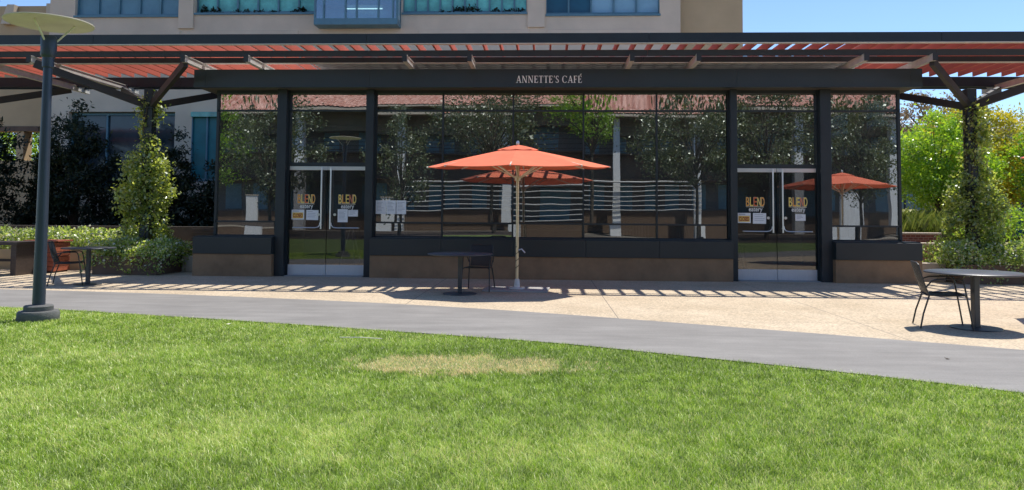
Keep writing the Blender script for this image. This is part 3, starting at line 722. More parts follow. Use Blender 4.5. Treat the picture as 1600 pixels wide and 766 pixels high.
def make_chair(label, loc, rz):      # chair faces +X
    t = thing('metal_chair', label, 'chair', loc, rz, 'dark metal armchairs')
    q = MB(); nn = 14
    q.tube([(-.2, -.23, .44), (.21, -.235, .45), (.235, -.2, .45), (.235, .2, .45), (.21, .235, .45), (-.2, .23, .44), (-.22, .2, .44), (-.22, -.2, .44), (-.2, -.23, .44)], .009, 8)
    for k in range(nn):
        y = -.21 + .42 * k / (nn - 1); q.tube([(-.21, y, .44), (0, y, .432), (.23, y, .45)], .0085, 6)
    q.build('seat', M['chair'], t, True)
    q = MB(); q.tube([(-.2, -.22, .45), (-.26, -.235, .62), (-.315, -.22, .84), (-.33, -.17, .865), (-.335, .17, .865), (-.315, .22, .84), (-.26, .235, .62), (-.2, .22, .45)], .010, 8)
    for k in range(25):
        y = -.2 + .4 * k / 24; bow = -.03 * (1 - (y / .21) ** 2); q.tube([(-.205, y, .46), (-.26 + bow, y, .64), (-.332 + bow * .4, y, .862)], .0072, 6)
    q.build('backrest', M['chair'], t, True)
    for s in (-1, 1):
        MB().tube([(-.19, s * .225, .45), (-.27, s * .25, .2), (-.31, s * .265, .006)], .011, 8).build('leg', M['chair'], t, True)
        MB().tube([(.3, s * .275, .006), (.235, s * .262, .42), (.205, s * .262, .6)], .011, 8).build('leg', M['chair'], t, True)
        MB().tube([(.205, s * .262, .6), (.19, s * .262, .645), (.15, s * .262, .665), (-.1, s * .26, .655), (-.17, s * .255, .63), (-.235, s * .24, .54)], .011, 8).build('armrest', M['chair'], t, True)
        MB().tube([(.24, s * .26, .42), (.22, s * .23, .445)], .008, 6).build('bracket', M['chair'], t, True)
    return t
ch = make_chair('dark metal armchair facing the table under the coral umbrella', (-1.28, -2.93, 0), math.radians(-97))
copy_tree(ch, None, (5.32, -7.02, 0), math.radians(-16), 'dark metal armchair drawn up to the sunny table at the right edge')
copy_tree(ch, None, (-9.5, -2.82, 0), math.radians(24), 'dark metal armchair behind the lamp post by the left table')
# dim dining sets inside the cafe, behind the right doors
copy_tree(t1, None, (5.0, 1.7, .012), 0, 'round dark table inside the cafe behind the right double doors')
copy_tree(ch, None, (4.55, 1.2, .012), .4, 'dark metal armchair inside the cafe behind the right double doors')

# communal table, bench, slatted box at far left
t = thing('long_table', 'long dark brown wooden table with thick plank legs at the left edge', 'table', (-13.6, -.55, 0), 0)
MB().cbox(-1.65, 1.65, -.4, .4, .69, .765, .008).build('table_top', M['brownwood'], t)
for x in (-1.55, 1.55): MB().cbox(x - .065, x + .065, -.37, .37, .0, .69, .006).build('leg', M['brownwood'], t)
MB().box(-1.45, 1.45, -.03, .03, .3, .36).build('stretcher', M['brownwood'], t)
t = thing('wooden_bench', 'low grey wooden bench in front of the long brown table', 'bench', (-13.6, -1.15, 0), 0)
MB().cbox(-1.2, 1.2, -.16, .16, .4, .45, .006).build('seat', M['greybench'], t)
for x in (-1.05, 1.05):
    for y in (-.11, .11): MB().cbox(x - .035, x + .035, y - .035, y + .035, 0, .4, .005).build('leg', M['greybench'], t)
t = thing('slatted_planter_box', 'red stained slatted wooden box behind the lamp post', 'planter box', (-12.05, .25, 0), 0)
for k in range(6): MB().cbox(-.36, .36, -.3, .3, .04 + k * .115, .145 + k * .115, .006).build('slat', M['redwood'], t)
MB().box(-.33, .33, -.27, .27, .0, .72).build('inner_box', M['brownwood'], t); MB().cbox(-.4, .4, -.34, .34, .735, .775, .006).build('lid', M['redwood'], t)

# ------------------------------------------------------------------ planters and planting near the cafe
def planter(name, x0, x1, y0, y1, h_, m, label, joints=0):
    t = thing(name, label, 'planter', ((x0 + x1) / 2, (y0 + y1) / 2, 0)); a, b_ = (x1 - x0) / 2, (y1 - y0) / 2
    q = MB(); w = .06
    q.box(-a, a, -b_, -b_ + w, 0, h_); q.box(-a, a, b_ - w, b_, 0, h_); q.box(-a, -a + w, -b_ + w, b_ - w, 0, h_ - .001); q.box(a - w, a, -b_ + w, b_ - w, 0, h_ - .001)
    q.build('planter_wall', m, t); MB().box(-a + w, a - w, -b_ + w, b_ - w, .0, h_ - .06).build('soil', M['soil'], t)
    return t
planter('steel_planter', -10.55, -9.02, -.36, 1.3, .43, M['corten'], 'rusty brown steel planter around the vine-covered left post')
planter('steel_planter', 9.28, 14.2, -.3, 1.3, .43, M['corten'], 'long rusty brown steel planter behind the sunny table at right')
planter('concrete_planter', -17.5, -10.6, 1.0, 2.6, .5, M['tanwall'], 'long low tan planter wall behind the left tables')
def bench_block(x0, x1, y0, y1, h_, label):
    tag(MB().cbox(x0, x1, y0, y1, 0, h_, .012).build('seat_wall', M['creamwall']), label, 'low wall')
bench_block(-9.0, -8.2, .8, 1.15, .38, 'short cream concrete wall between the left planter and the cafe base')
bench_block(8.42, 9.26, .35, .8, .42, 'short cream concrete wall between the cafe base and the right planter')

def box_points(n, x0, x1, y0, y1, ztop, thick, seed, wob=.12):
    x = rng.uniform(x0, x1, n); y = rng.uniform(y0, y1, n)
    top = ztop + (vnoise(x, y, .45, seed) - .5) * wob * 2 + (vnoise(x, y, .18, seed + 1) - .5) * wob
    e = np.minimum(np.minimum(x - x0, x1 - x), np.minimum(y - y0, y1 - y)); top -= np.clip(.25 - e, 0, .25) * .7
    z = top - thick * rng.random(n) ** 1.6
    return np.c_[x, y, z]
def jasmine(name, label, x0, x1, y0, y1, ztop, thick, n, nb, group=None):
    t = thing(name, label, 'jasmine plant', ((x0 + x1) / 2, (y0 + y1) / 2, .35), 0, group)
    P = box_points(n, x0, x1, y0, y1, ztop, thick, n % 97); P2 = box_points(nb, x0, x1, y0 - .02, y1, ztop + .03, thick * .8, n % 97)
    off = np.array([(x0 + x1) / 2, (y0 + y1) / 2, .35])
    leaves('foliage', P - off, .085, M['jasmine'], t, .5); leaves('blossom', P2 - off, .06, M['blossom'], t, .8)
    q = MB()
    for k in range(26):
        x, y = random.uniform(x0 + .1, x1 - .1), random.uniform(y0 + .1, y1 - .1); q.tube([(x - off[0], y - off[1], 0), (x - off[0] + random.uniform(-.1, .1), y - off[1] + random.uniform(-.1, .1), (ztop - .35) * .8)], .006, 5)
    q.build('stems', M['bark'], t); return t
jasmine('jasmine_bush', 'mound of white-flowered jasmine spilling from the left steel planter', -10.75, -8.85, -.5, 1.4, .8, .52, 7000, 1500, 'white-flowered jasmine')
jasmine('jasmine_bush', 'long low sunlit jasmine row along the tan planter', -17.4, -10.5, 1.0, 2.7, .95, .3, 11000, 2600, 'white-flowered jasmine')
jasmine('jasmine_bush', 'dense white-flowered jasmine at the foot of the right vine post', 9.05, 14.1, -.42, 1.3, .86, .55, 13000, 2600, 'white-flowered jasmine')

def vine(label, px, prof, n, seed, dxs=0):
    t = thing('climbing_vine', label, 'vine', (px, PY, .4), 0, 'vines on the pergola posts')
    zs = np.array([p[0] for p in prof]); rr = np.array([p[1] for p in prof]); cc = np.array([p[2] for p in prof])
    K = 170; C = []; Rr = []
    tries = 0
    while len(C) < K:
        z = rng.uniform(zs[0], zs[-1]); r_ = np.interp(z, zs, rr) * .82
        if rng.random() > r_ / rr.max(): continue
        a = rng.uniform(0, 2 * PI); q_ = r_ * rng.uniform(.3, 1.2) ** .7
        C.append((np.interp(z, zs, cc) + q_ * math.cos(a), q_ * math.sin(a) * .85, z - .4)); s = rng.uniform(.1, .23); Rr.append((s, s, s * 1.1))
    P = clusters(C, Rr, n // K); leaves('foliage', P, .085, M['vineleaf'], t, .62, .3, .5)
    q = MB()
    for k in range(5):
        a = k * 1.3; q.tube([(.13 * math.cos(a + z * 1.2), .13 * math.sin(a + z * 1.2), z - .4) for z in np.linspace(.4, zs[-1], 16)], .012, 6)
    for c in C[::9]: q.tube([(0, -.1, c[2] - .2), (c[0] * .6, c[1] * .6, c[2] - .02), c], .005, 5)
    q.build('stem_lattice', M['bark'], t)
    return t
vine('leafy vine climbing the left pergola post beside the cafe', -9.78, [(.5, .5, 0), (.9, .58, 0), (1.7, .66, -.02), (2.4, .62, .0), (2.8, .5, .02), (3.05, .26, .03), (3.3, .12, 0), (3.6, .2, -.05), (4.0, .3, .0), (4.15, .16, .05)], 8600, 1)
vine('thick green vine climbing the right pergola post', 9.96, [(.5, .66, 0), (.9, .7, .05), (1.6, .74, .08), (2.1, .6, .1), (2.5, .34, .1), (3.0, .3, .14), (3.6, .26, .12), (4.1, .18, .1)], 10500, 2)

# dark low walls behind
tag(MB().box(-18, -8.4, 3.6, 4.0, 0, 1.06).build('low_wall', M['darkwall']), 'long dark low wall behind the left jasmine row', 'low wall')
t = thing('slatted_bench', 'dark slatted bench beside the left end of the cafe', 'bench', (-9.1, 2.8, 0))
for k in range(5): MB().cbox(-.75, .75, .2, .24, .5 + k * .11, .58 + k * .11, .006).build('backrest_slat', M['brownwood'], t)
MB().cbox(-.75, .75, -.25, .2, .42, .46, .006).build('seat', M['brownwood'], t)
for s in (-1, 1): MB().box(s * .68 - .03, s * .68 + .03, -.22, .24, 0, .42).build('leg', M['brownwood'], t)

# ------------------------------------------------------------------ trees
def tree(name, label, cat, x, y, h_, crown_r, crown_z0, n, m, size=.12, bark='bark', group=None, K=90, shape='round', trunk_r=.12, aspect=.55, flat=1.0, limbs=9):
    t = thing(name, label, cat, (x, y, 0), 0, group); q = MB()
    zt = crown_z0 + (h_ - crown_z0) * .5
    q.tube([(0, 0, -.02), (.03 * h_ * .2, 0, crown_z0 * .5), (.0, .02 * h_ * .2, crown_z0), (.04, .03, zt)], [trunk_r * 1.25, trunk_r, trunk_r * .85, trunk_r * .3], 10)
    C = []; R_ = []
    for k in range(K):
        for _ in range(30):
            p = rng.uniform(-1, 1, 3); rad = np.linalg.norm(p)
            if shape == 'round' and rad <= 1 and rad > .35: break
            if shape == 'cone' and math.hypot(p[0], p[1]) <= (1 - p[2]) / 2 + .05: break
        C.append((p[0] * crown_r, p[1] * crown_r * flat, crown_z0 + (p[2] * .5 + .5) * (h_ - crown_z0))); s = crown_r * rng.uniform(.14, .3); R_.append((s, s, s * .75))
    for c in C[:limbs * 3]:
        z0_ = crown_z0 * .75 + (c[2] - crown_z0 * .75) * .35
        if c[2] < z0_: z0_ = c[2] * .8
        q.tube([(0, 0, z0_), (c[0] * .5, c[1] * .5, z0_ + (c[2] - z0_) * .6), c], [trunk_r * .42, trunk_r * .25, trunk_r * .06], 6)
    q.build('trunk', M[bark], t, True)
    leaves('crown', clusters(C, R_, n // K), size, M[m], t, aspect)
    return t
# dark shrubs against the office wall, in its shade
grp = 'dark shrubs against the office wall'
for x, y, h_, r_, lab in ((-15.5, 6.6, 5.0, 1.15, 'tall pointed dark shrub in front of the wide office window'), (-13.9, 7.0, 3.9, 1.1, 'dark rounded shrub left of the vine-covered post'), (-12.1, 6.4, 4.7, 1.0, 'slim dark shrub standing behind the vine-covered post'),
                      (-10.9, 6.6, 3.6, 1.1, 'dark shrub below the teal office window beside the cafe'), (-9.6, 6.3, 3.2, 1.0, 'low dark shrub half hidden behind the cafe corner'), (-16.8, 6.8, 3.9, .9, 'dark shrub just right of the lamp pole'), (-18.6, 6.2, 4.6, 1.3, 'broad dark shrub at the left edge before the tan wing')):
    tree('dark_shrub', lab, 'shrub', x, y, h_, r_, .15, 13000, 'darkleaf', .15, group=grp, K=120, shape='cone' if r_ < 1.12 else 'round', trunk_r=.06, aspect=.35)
# right-hand garden
tree('maple_tree', 'bright green maple just right of the cafe corner', 'tree', 14.9, 11.5, 5.5, 2.0, 1.5, 22000, 'mapleleaf', .12, K=120, trunk_r=.09, limbs=6)
tree('maple_tree', 'yellow-green maple between the green maple and the right post', 'tree', 17.4, 13.5, 6.0, 2.2, 1.5, 20000, 'yellowleaf', .13, K=110, trunk_r=.1, limbs=6)
tree('maple_tree', 'green maple with golden top behind the right vine post', 'tree', 18.8, 9.8, 5.3, 1.9, 1.3, 18000, 'mapleleaf', .12, K=100, trunk_r=.09, limbs=6)
tree('maple_tree', 'yellow leaved maple right of the right vine post', 'tree', 21.3, 12.8, 5.9, 2.3, 1.5, 19000, 'yellowleaf', .13, K=110, trunk_r=.1, limbs=6)
tree('plum_tree', 'dark red plum tree at the far right edge', 'tree', 19.3, 7.0, 4.2, 1.25, 1.2, 8000, 'plumleaf', .11, K=80, trunk_r=.08, limbs=5)
tree('sparse_tree', 'grey-pink sparse tree top rising above the maples', 'tree', 20.5, 22, 8.6, 2.0, 4.2, 3600, 'pinkleaf', .18, K=60, trunk_r=.16, limbs=12)
tree('cedar_tree', 'blue-grey cedar behind the right pergola post', 'tree', 30.5, 28, 11.3, 3.6, 3.5, 6000, 'blueleaf', .3, K=80, shape='cone', trunk_r=.2, aspect=.25, limbs=12)
tree('sparse_tree', 'faded pink-leaved tree at the upper right edge', 'tree', 31.5, 24, 11, 2.8, 5.2, 4200, 'pinkleaf', .22, K=70, trunk_r=.16, limbs=12)
t = thing('bush', 'rounded dark green hedge bush behind the right vine', 'bush', (17.2, 6.3, 0)); P = box_points(9000, -4.5, 4.5, -.8, .8, 1.75, 1.6, 31, .25); leaves('foliage', P, .1, M['mapleleaf'], t); MB().tube([(0, 0, 0), (.05, 0, .9)], .05).build('stems', M['bark'], t)
tag(MB().box(10.6, 12.45, 6.6, 6.95, 0, .96).build('brick_wall', M['brick']), 'low red brick wall with pale coping right of the cafe', 'low wall'); w_ = COL.objects['brick_wall']
MB().cbox(10.55, 12.5, 6.55, 7.0, .96, 1.01, .008).build('coping', M['creamwall'], w_)
tag(MB().cbox(10.0, 11.7, 4.3, 4.7, 0, .72, .01).build('step_wall', M['brick']), 'lower brick step wall in front of the coped brick wall', 'low wall'); MB().box(9.98, 11.72, 4.28, 4.72, .722, .76).build('coping', M['creamwall'], COL.objects['step_wall'])
t = thing('ornamental_grass', 'tufts of tall ornamental grass on top of the low brick wall', 'grass plant', (12.6, 8.6, .9), 0)
n_ = 5200; x = rng.uniform(-2.3, 2.6, n_); y = rng.uniform(-1.3, 1.5, n_); a = rng.uniform(0, 2 * PI, n_); hh = rng.uniform(.35, .8, n_) * (.6 + .7 * vnoise(x, y, .5, 41)); wv = .012
dx, dy = np.cos(a) * hh * .45, np.sin(a) * hh * .45
V = np.stack([np.c_[x - wv * np.sin(a), y + wv * np.cos(a), x * 0], np.c_[x + wv * np.sin(a), y - wv * np.cos(a), x * 0], np.c_[x + dx * .5 + wv * .7, y + dy * .5, hh * .75], np.c_[x + dx, y + dy, hh]], 1).reshape(-1, 3)
np_mesh('blades', V, np.arange(4 * n_).reshape(-1, 4), M['ornleaf'], t)
MB().box(-2.6, 3.0, -1.6, 1.7, -.9, .0).build('soil_bed', M['soil'], t)
for k, (x_, lab) in enumerate(((16.2, 'white flowering bush beyond the ornamental grass, nearest the cafe corner'), (18.3, 'white flowering bush beyond the ornamental grass, nearest the right vine'))):
    t = thing('flower_bush', lab, 'flower bush', (x_, 15.5, 0), 0, 'white flower bushes'); P = box_points(2200, -1, 1, -.5, .5, 1.75, 1.5, 51 + k, .1); leaves('foliage', P, .1, M['jasmine'], t); P = box_points(700, -1, 1, -.55, .5, 1.8, .35, 51 + k, .1); leaves('blossom', P, .09, M['blossom'], t, .9); MB().tube([(0, 0, 0), (0, 0, .9)], .03).build('stems', M['bark'], t)
# far glass pavilion and white trellised building
t = thing('glazed_building', 'low dark blue glazed building front beyond the maples', 'building', (22, 30, 0))
MB().box(-14, 22, 0, 6, .0, 4.2).build('glazed_wall', M['deepblue'], t)
q = MB(); [q.box(-14 + k * 1.8, -13.9 + k * 1.8, -.06, -.005, 0, 4.2) for k in range(20)]; q.build('mullions', M['steel'], t)
MB().box(-14.4, 22.4, -.8, 6.4, 4.2, 4.7).build('roof', M['galv'], t)
t = thing('trellis_building', 'distant pale building with a white rooftop trellis', 'building', (33, 46, 0))
MB().box(-5, 10, 0, 10, 0, 9.0).build('wall', M['wing'], t)
MB().box(-5.2, 10.2, -.2, 10.2, 9.0, 9.2).build('parapet', M['white'], t)
q = MB()
for k in range(13): q.beam((-3.6 + k * 1.0, .2, 9.2), (-3.6 + k * 1.0, 2.4, 10.3), .1, .12)
for k in range(4): f_ = k / 3; q.beam((-3.7, .2 + 2.2 * f_, 9.25 + 1.1 * f_), (8.6, .2 + 2.2 * f_, 9.25 + 1.1 * f_), .1, .1)
q.build('rooftop_trellis', M['white'], t)
q = MB(); q.box(-4.6, 9, -.06, -.01, 7.4, 8.3); q.build('window', M['skyglass'], t)
q = MB(); q.box(-5, 0, -2.5, -.05, 7.0, 7.15); [q.beam((-4.8 + k * 1.2, -2.5, 7.15), (-4.8 + k * 1.2, -.05, 7.9), .08, .08) for k in range(4)]; q.build('canopy', M['white'], t)

# ------------------------------------------------------------------ office building behind
off = thing('office_building', 'large beige concrete office building with teal windows behind the pergola', 'office building', (0, 9, 0))
FX0, FX1, H_ = -18.35, 4.78, 13.5
wins = [(-17.4, -13.46, 8.7, 'blue'), (-12.86, -8.3, 8.78, 'teal'), (-5.2, -.7, 8.75, 'teal'), (0.0, 4.05, 8.67, 'mix')]
# wall as panels around the window openings (0.35 deep reveals)
def wall_grid(xs, zs, holes, y0, y1, m, name, parent):
    q = MB()
    for a, b_ in zip(xs[:-1], xs[1:]):
        for c, d_ in zip(zs[:-1], zs[1:]):
            if any(h[0] - .01 <= a and b_ <= h[1] + .01 and h[2] - .01 <= c and d_ <= h[3] + .01 for h in holes): continue
            q.box(a, b_, y0, y1, c, d_)
    return q.build(name, m, parent)
holes = [(a, b_, z, 11.4) for a, b_, z, _ in wins] + [(-17.5, -13.5, 2.4, 5.13), (-12.87, -10.6, 2.6, 5.14), (-8.25, -5.25, 8.18, 11.4)]
xs = sorted({FX0, FX1} | {v for h in holes for v in h[:2]}); zs = sorted({0, H_} | {v for h in holes for v in h[2:]})
wall_grid(xs, zs, holes, 0, .35, M['office'], 'wall', off)
MB().box(FX0, FX1, .352, 22, 0, H_ - .1).build('core', M['darkwall'], off)
MB().box(FX1 + .003, 7.1, .5, 22, 0, H_).build('wall', M['office2'], off)
MB().box(4.79, 6.1, .47, .502, 5.2, 8.6).build('wall_panel', M['office2'], off)
# shallow spandrel panels
for a, b_ in ((-17.2, -13.4), (-12.4, -9.0), (-4.6, -.6), (.05, 4.0)):
    MB().cbox(a, b_, -.03, -.001, 7.9, 8.12, .01).build('spandrel_panel', M['office'], off)
for a, b_ in ((-13.45, -12.9), (-.66, -.05)): MB().box(a, b_, -.08, -.002, 8.2, H_).build('pier', M['office'], off)
def office_window(a, b_, z0, z1, npan, mats, sill=True, yb=.2):
    fr = MB(); fr.box(a, b_, yb - .06, yb + .02, z0, z0 + .1); fr.box(a, b_, yb - .06, yb + .02, z1 - .1, z1)
    for k in range(npan + 1):
        x = a + (b_ - a) * k / npan; fr.box(max(a, x - .03), min(b_, x + .03), yb - .058, yb + .018, z0 + .1, z1 - .1)
    if sill: fr.box(a - .02, b_ + .02, -.06, yb - .06, z0 - .07, z0)
    o = fr.build('window', M['winframe'], off)
    for k in range(npan):
        x0 = a + (b_ - a) * k / npan; x1 = a + (b_ - a) * (k + 1) / npan
        MB().box(x0, x1, yb + .022, yb + .04, z0, z1).build('pane', M[mats[k % len(mats)]], o)
    return o
office_window(-17.4, -13.46, 8.7, 11.4, 5, ['blueglass'])
o = office_window(-12.86, -8.3, 8.78, 11.4, 6, ['teal'])
o2 = office_window(-5.2, -.7, 8.75, 11.4, 10, ['teal'])
office_window(0.0, 4.05, 8.67, 11.4, 5, ['deepblue', 'deepblue', 'skyglass', 'skyglass', 'skyglass'])
office_window(-17.5, -13.5, 2.4, 5.13, 3, ['darkglass'], False, .28)
o4 = office_window(-12.87, -10.6, 2.6, 5.14, 4, ['tealdark'], False, .06); MB().box(-12.87, -10.6, -.1, -.002, 4.95, 5.12).build('blind_box', M['teal'], o4)
# potted foliage showing dark behind the teal panes
for ww, x0, x1 in ((o, -12.8, -8.4), (o2, -5.1, -.8)):
    P = box_points(900, x0, x1, .12, .17, 9.05, .25, 61, .25); leaves('window_plants', P, .12, M['darkleaf'], ww)
# projecting glazed bay
q = MB(); a, b_, z0 = -8.25, -5.25, 8.18
q.box(a, b_, -.62, .2, z0, z0 + .22)
for x in (a, a + .32, a + 1.1, a + 1.5, a + 2.28, b_ - .2, b_ - .06): q.box(x, x + .06, -.62, -.56, z0 + .22, 11.4)
q.box(a, b_, -.6, .2, 11.4, 11.5)
bay = q.build('bay_window', M['winframe'], off)
MB().box(a + .02, b_ - .02, -.58, -.56, z0 + .22, 11.4).build('pane', glassmat('bay_glass', (.55, .75, .8), .22, wob=0), bay)
for x in (a + .02, b_ - .04): MB().box(x, x + .02, -.55, .2, z0 + .22, 11.4).build('side_pane', M['skyglass'], bay)
MB().box(a + .05, b_ - .05, .3, .34, z0, 11.4).build('room_wall', M['blueglass'], bay)
em, ent, eo = mk('lit_tube'); ee = N(ent, 'ShaderNodeEmission'); ee.inputs[0].default_value = (1, .93, .82, 1); ee.inputs[1].default_value = 1.6; ent.links.new(ee.outputs[0], eo.inputs[0])
MB().box(a + 1.0, a + 2.3, .05, .10, 8.92, 8.95).build('light_tube', em, bay)
MB().box(a + .05, b_ - .05, -.2, .3, 9.0, 9.05).build('ceiling_panel', M['winframe'], bay)
# tan wing at far left with loggia openings
wg = thing('office_wing', 'tan stucco wing with open loggia at the upper left edge', 'building', (0, 12, 0))
hl = [(-29, -23.4, 3.55, 4.75), (-23.0, -21.65, 3.55, 4.75), (-21.35, -20.7, 3.55, 4.75)]
hl2 = [(-29, -19.6, .4, 2.4)]
xs = sorted({-32, -18.37} | {v for h in hl + hl2 for v in h[:2]}); zs = sorted({0, 9.4} | {v for h in hl + hl2 for v in h[2:]})
wall_grid(xs, zs, hl + [(-21.9, -21.65, 1.0, 2.5)], 0, .5, M['wing'], 'wall', wg)
MB().box(-32, -20.6, .001, .5, 9.402, 9.95).build('parapet', M['wing'], wg); MB().box(-20.6, -18.37, -.02, .5, 9.402, 10.05).build('parapet', M['office'], wg)
MB().prism([(-22.35, 9.15), (-21.85, 9.15), (-21.8, 9.95), (-22.1, 9.95)], -.25, -.002).build('sunlit_reveal', M['creamwall'], wg)  # added cream wedge; its pale colour paints a sunlit niche reveal
MB().box(-29, -20.7, -.06, .0 - .002, 4.75, 4.95).build('lintel', M['corten'], wg)
tree('courtyard_tree', 'sunlit bush seen through the loggia of the tan wing', 'tree', -25.5, 18.5, 7.6, 3.6, .4, 14000, 'mapleleaf', .17, K=110, trunk_r=.1, limbs=5)
tree('courtyard_tree', 'dark leafy tree seen through the leftmost loggia opening', 'tree', -30.5, 21, 8.6, 4.2, .4, 14000, 'darkleaf', .2, K=110, trunk_r=.1, limbs=5)

# ------------------------------------------------------------------ the far side of the lawn (seen mirrored in the cafe glass)
arc = thing('arcade_building', 'three-storey arcade with red tile roof mirrored in the cafe glass', 'building', (0, -48, 0))
q = MB(); nxr = 780; rows = 14; x0r, x1r = -42, 42
vs = []
for j_ in range(rows):
    v_ = j_ / (rows - 1)
    for i in range(nxr):
        x = x0r + (x1r - x0r) * i / (nxr - 1); vs.append((x, 1.6 - 9 * v_, 10.9 + 3.6 * v_ + .09 * abs(math.sin(PI * x / .42)) + .03 * (j_ % 2)))
fs = [(j_ * nxr + i, j_ * nxr + i + 1, (j_ + 1) * nxr + i + 1, (j_ + 1) * nxr + i) for j_ in range(rows - 1) for i in range(nxr - 1)]
q.add(vs, fs); q.build('tile_roof', M['tile'], arc)
MB().box(-42, 42, .9, 1.55, 10.62, 10.86).build('eave', M['creamwall'], arc)
MB().box(-42, 42, -2.2, -1.4, 9.1, 11.75).build('wall', M['arcband'], arc)
MB().box(-42, 42, -2.6, -2.2, 4.6, 7.0).build('wall', M['arcspan'], arc)
MB().box(-42, 42, -2.6, -2.2, 0, 1.45).build('wall', M['arcspan'], arc)
MB().box(-42, 42, -8, -3.6, 0, 10.6).build('core', M['interior'], arc)
MB().box(-42, 42, -3.6, -.9, 4.5, 4.58).build('floor_slab', M['arcspan'], arc); MB().box(-42, 42, -3.6, -1.2, 7.02, 7.1).build('floor_slab', M['arcspan'], arc)
for x in (-31, -22, -13, -2.7, 6.2, 13.4, 22, 31): MB().prism([(x - .42, 0), (x + .42, 0), (x + .36, 10.6), (x - .36, 10.6)], -.6, .2).build('column', M['white'], arc)
for k in range(7): MB().tube([(x, .5 + .2 * math.sin(x * .35), 1.55 + k * .45 + .05 * math.sin(x * .7)) for x in np.linspace(-13.5, 13.8, 60)], .05 if k < 6 else .1, 6).build('rail', M['rail'], arc)
for k in range(4): MB().box(-42, 42, -1.3, -1.24, 7.3 + k * .38, 7.36 + k * .38).build('balustrade_rail', M['brownwood'], arc)
for x in np.arange(-38, 40, 3.4): MB().box(x, x + 1.5, -3.59, -3.56, 7.4, 9.2).build('window', M['blueglass'], arc); MB().box(x + .4, x + 2.2, -3.59, -3.56, 1.6, 4.2).build('window', M['blueglass'], arc)
for x0, x1, h_, lab in ((23.2, 25.7, 3.3, 'sunlit cream freestanding wall mirrored below the umbrella in the rightmost window'), (-14.3, -13.0, 2.7, 'sunlit cream pier mirrored just right of the left double doors'), (-25.3, -24.0, 2.8, 'sunlit cream pier mirrored in the leftmost window'), (-2.9, -2.0, 3.9, 'narrow sunlit cream pier mirrored behind the umbrella pole')):
    o_ = MB().cbox(x0, x1, -44.4, -44, 0, h_, .02).build('garden_wall', M['white']); tag(o_, lab, 'wall', 'cream walls across the lawn'); MB().cbox(x0 - .05, x1 + .05, -44.45, -43.95, h_, h_ + .08, .01).build('coping', M['creamwall'], o_)
lg = 'trees on the far side of the lawn'
for x, y, h_, r_, z0, n_, m_, lab in ((-9.2, -29, 8.3, 2.4, 1.2, 4200, 'greyleaf', 'thin silvery tree mirrored beside the left doors'), (-3.3, -31, 10.5, 3.8, 5.2, 7500, 'greyleaf', 'tall silvery tree mirrored above the coral umbrella'),
        (2.6, -33, 11, 2.8, 6.6, 4200, 'mapleleaf', 'tall green tree mirrored in the middle windows'), (9.6, -30, 10.4, 3.8, 3.2, 8500, 'greyleaf', 'silvery tree mirrored left of the right doors'), (14.2, -31, 10.6, 3.6, 2.6, 9000, 'greyleaf', 'full silvery tree mirrored in the right doors'),
        (20, -31, 10.6, 3.6, 2.0, 9000, 'greyleaf', 'full silvery tree mirrored in the rightmost window'), (-17.5, -30, 10.4, 3.2, 1.8, 8000, 'greyleaf', 'full silvery tree mirrored in the leftmost window'), (-24, -33, 11, 3.6, 3, 5000, 'mapleleaf', 'green tree mirrored at the far left')):
    tree('lawn_tree', lab, 'tree', x, y, h_, r_, z0, n_, m_, .2, 'bark', lg, 80, trunk_r=.13, limbs=14)

for o_ in list(COL.objects):
    if o_.parent is None and o_.get('category') and not o_.get('kind'): o_['kind'] = 'thing'
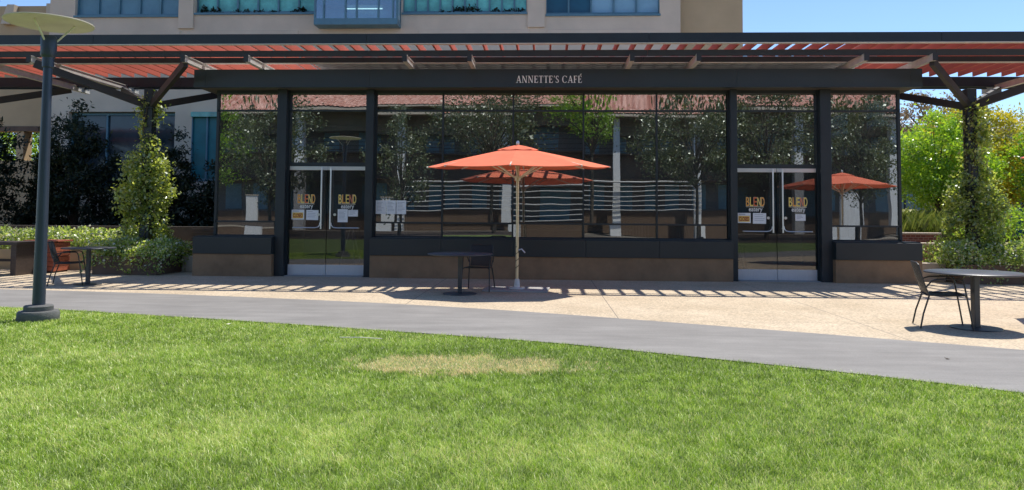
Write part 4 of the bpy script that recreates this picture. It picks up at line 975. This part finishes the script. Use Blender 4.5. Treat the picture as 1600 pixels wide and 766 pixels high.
# ------------------------------------------------------------------ light, sky, camera
w = bpy.data.worlds.new('World'); sc.world = w; w.use_nodes = True; nt = w.node_tree; nt.nodes.clear()
so = nt.nodes.new('ShaderNodeOutputWorld'); bg = nt.nodes.new('ShaderNodeBackground'); sky = nt.nodes.new('ShaderNodeTexSky')
sky.sky_type = 'NISHITA'; sky.sun_disc = False; sky.sun_elevation = math.asin(SUN.z); sky.sun_rotation = math.atan2(SUN.x, SUN.y); sky.air_density = 1.0; sky.altitude = 2200; sky.dust_density = 0.0; sky.ozone_density = 4.0
bg.inputs[1].default_value = .14; nt.links.new(sky.outputs[0], bg.inputs[0]); nt.links.new(bg.outputs[0], so.inputs[0])
sl = bpy.data.lights.new('sun', 'SUN'); sl.energy = 4.0; sl.angle = math.radians(.5); sl.color = (1, .95, .87)
s = bpy.data.objects.new('sun', sl); COL.objects.link(s); s.rotation_euler = SUN.to_track_quat('Z', 'Y').to_euler(); s.location = (0, 0, 30)
cam = bpy.data.cameras.new('camera'); co = bpy.data.objects.new('camera', cam); COL.objects.link(co); sc.camera = co
F_, PITCH, YAW, ROLL = 1155.0, math.atan(57 / 1155), math.atan(.045), .0075
f0 = Vector((-math.sin(YAW), math.cos(YAW), 0)); r0 = Vector((math.cos(YAW), math.sin(YAW), 0)); up = Vector((0, 0, 1))
fw = f0 * math.cos(PITCH) + up * math.sin(PITCH); u2 = -f0 * math.sin(PITCH) + up * math.cos(PITCH)
rr_ = r0 * math.cos(ROLL) + u2 * math.sin(ROLL); uu = -r0 * math.sin(ROLL) + u2 * math.cos(ROLL)
mtx = Matrix((rr_, uu, -fw)).transposed().to_4x4(); mtx.translation = (0, -17.24, 1.45); co.matrix_world = mtx
cam.sensor_fit = 'HORIZONTAL'; cam.sensor_width = 36; cam.lens = F_ / 1600 * 36; cam.shift_y = -103 / 1600; cam.clip_start = .1; cam.clip_end = 2000
sc.view_settings.view_transform = 'Standard'; sc.view_settings.look = 'None'; sc.view_settings.exposure = .56; sc.view_settings.gamma = 1; sc.view_settings.use_curve_mapping = False
sc.render.engine = 'CYCLES'; cy = sc.cycles; cy.use_denoising = True; cy.denoiser = 'OPENIMAGEDENOISE'; cy.max_bounces = 8; cy.transparent_max_bounces = 16; cy.glossy_bounces = 4; cy.diffuse_bounces = 4; cy.transmission_bounces = 4
cy.sample_clamp_indirect = 6; cy.caustics_reflective = False; cy.caustics_refractive = False
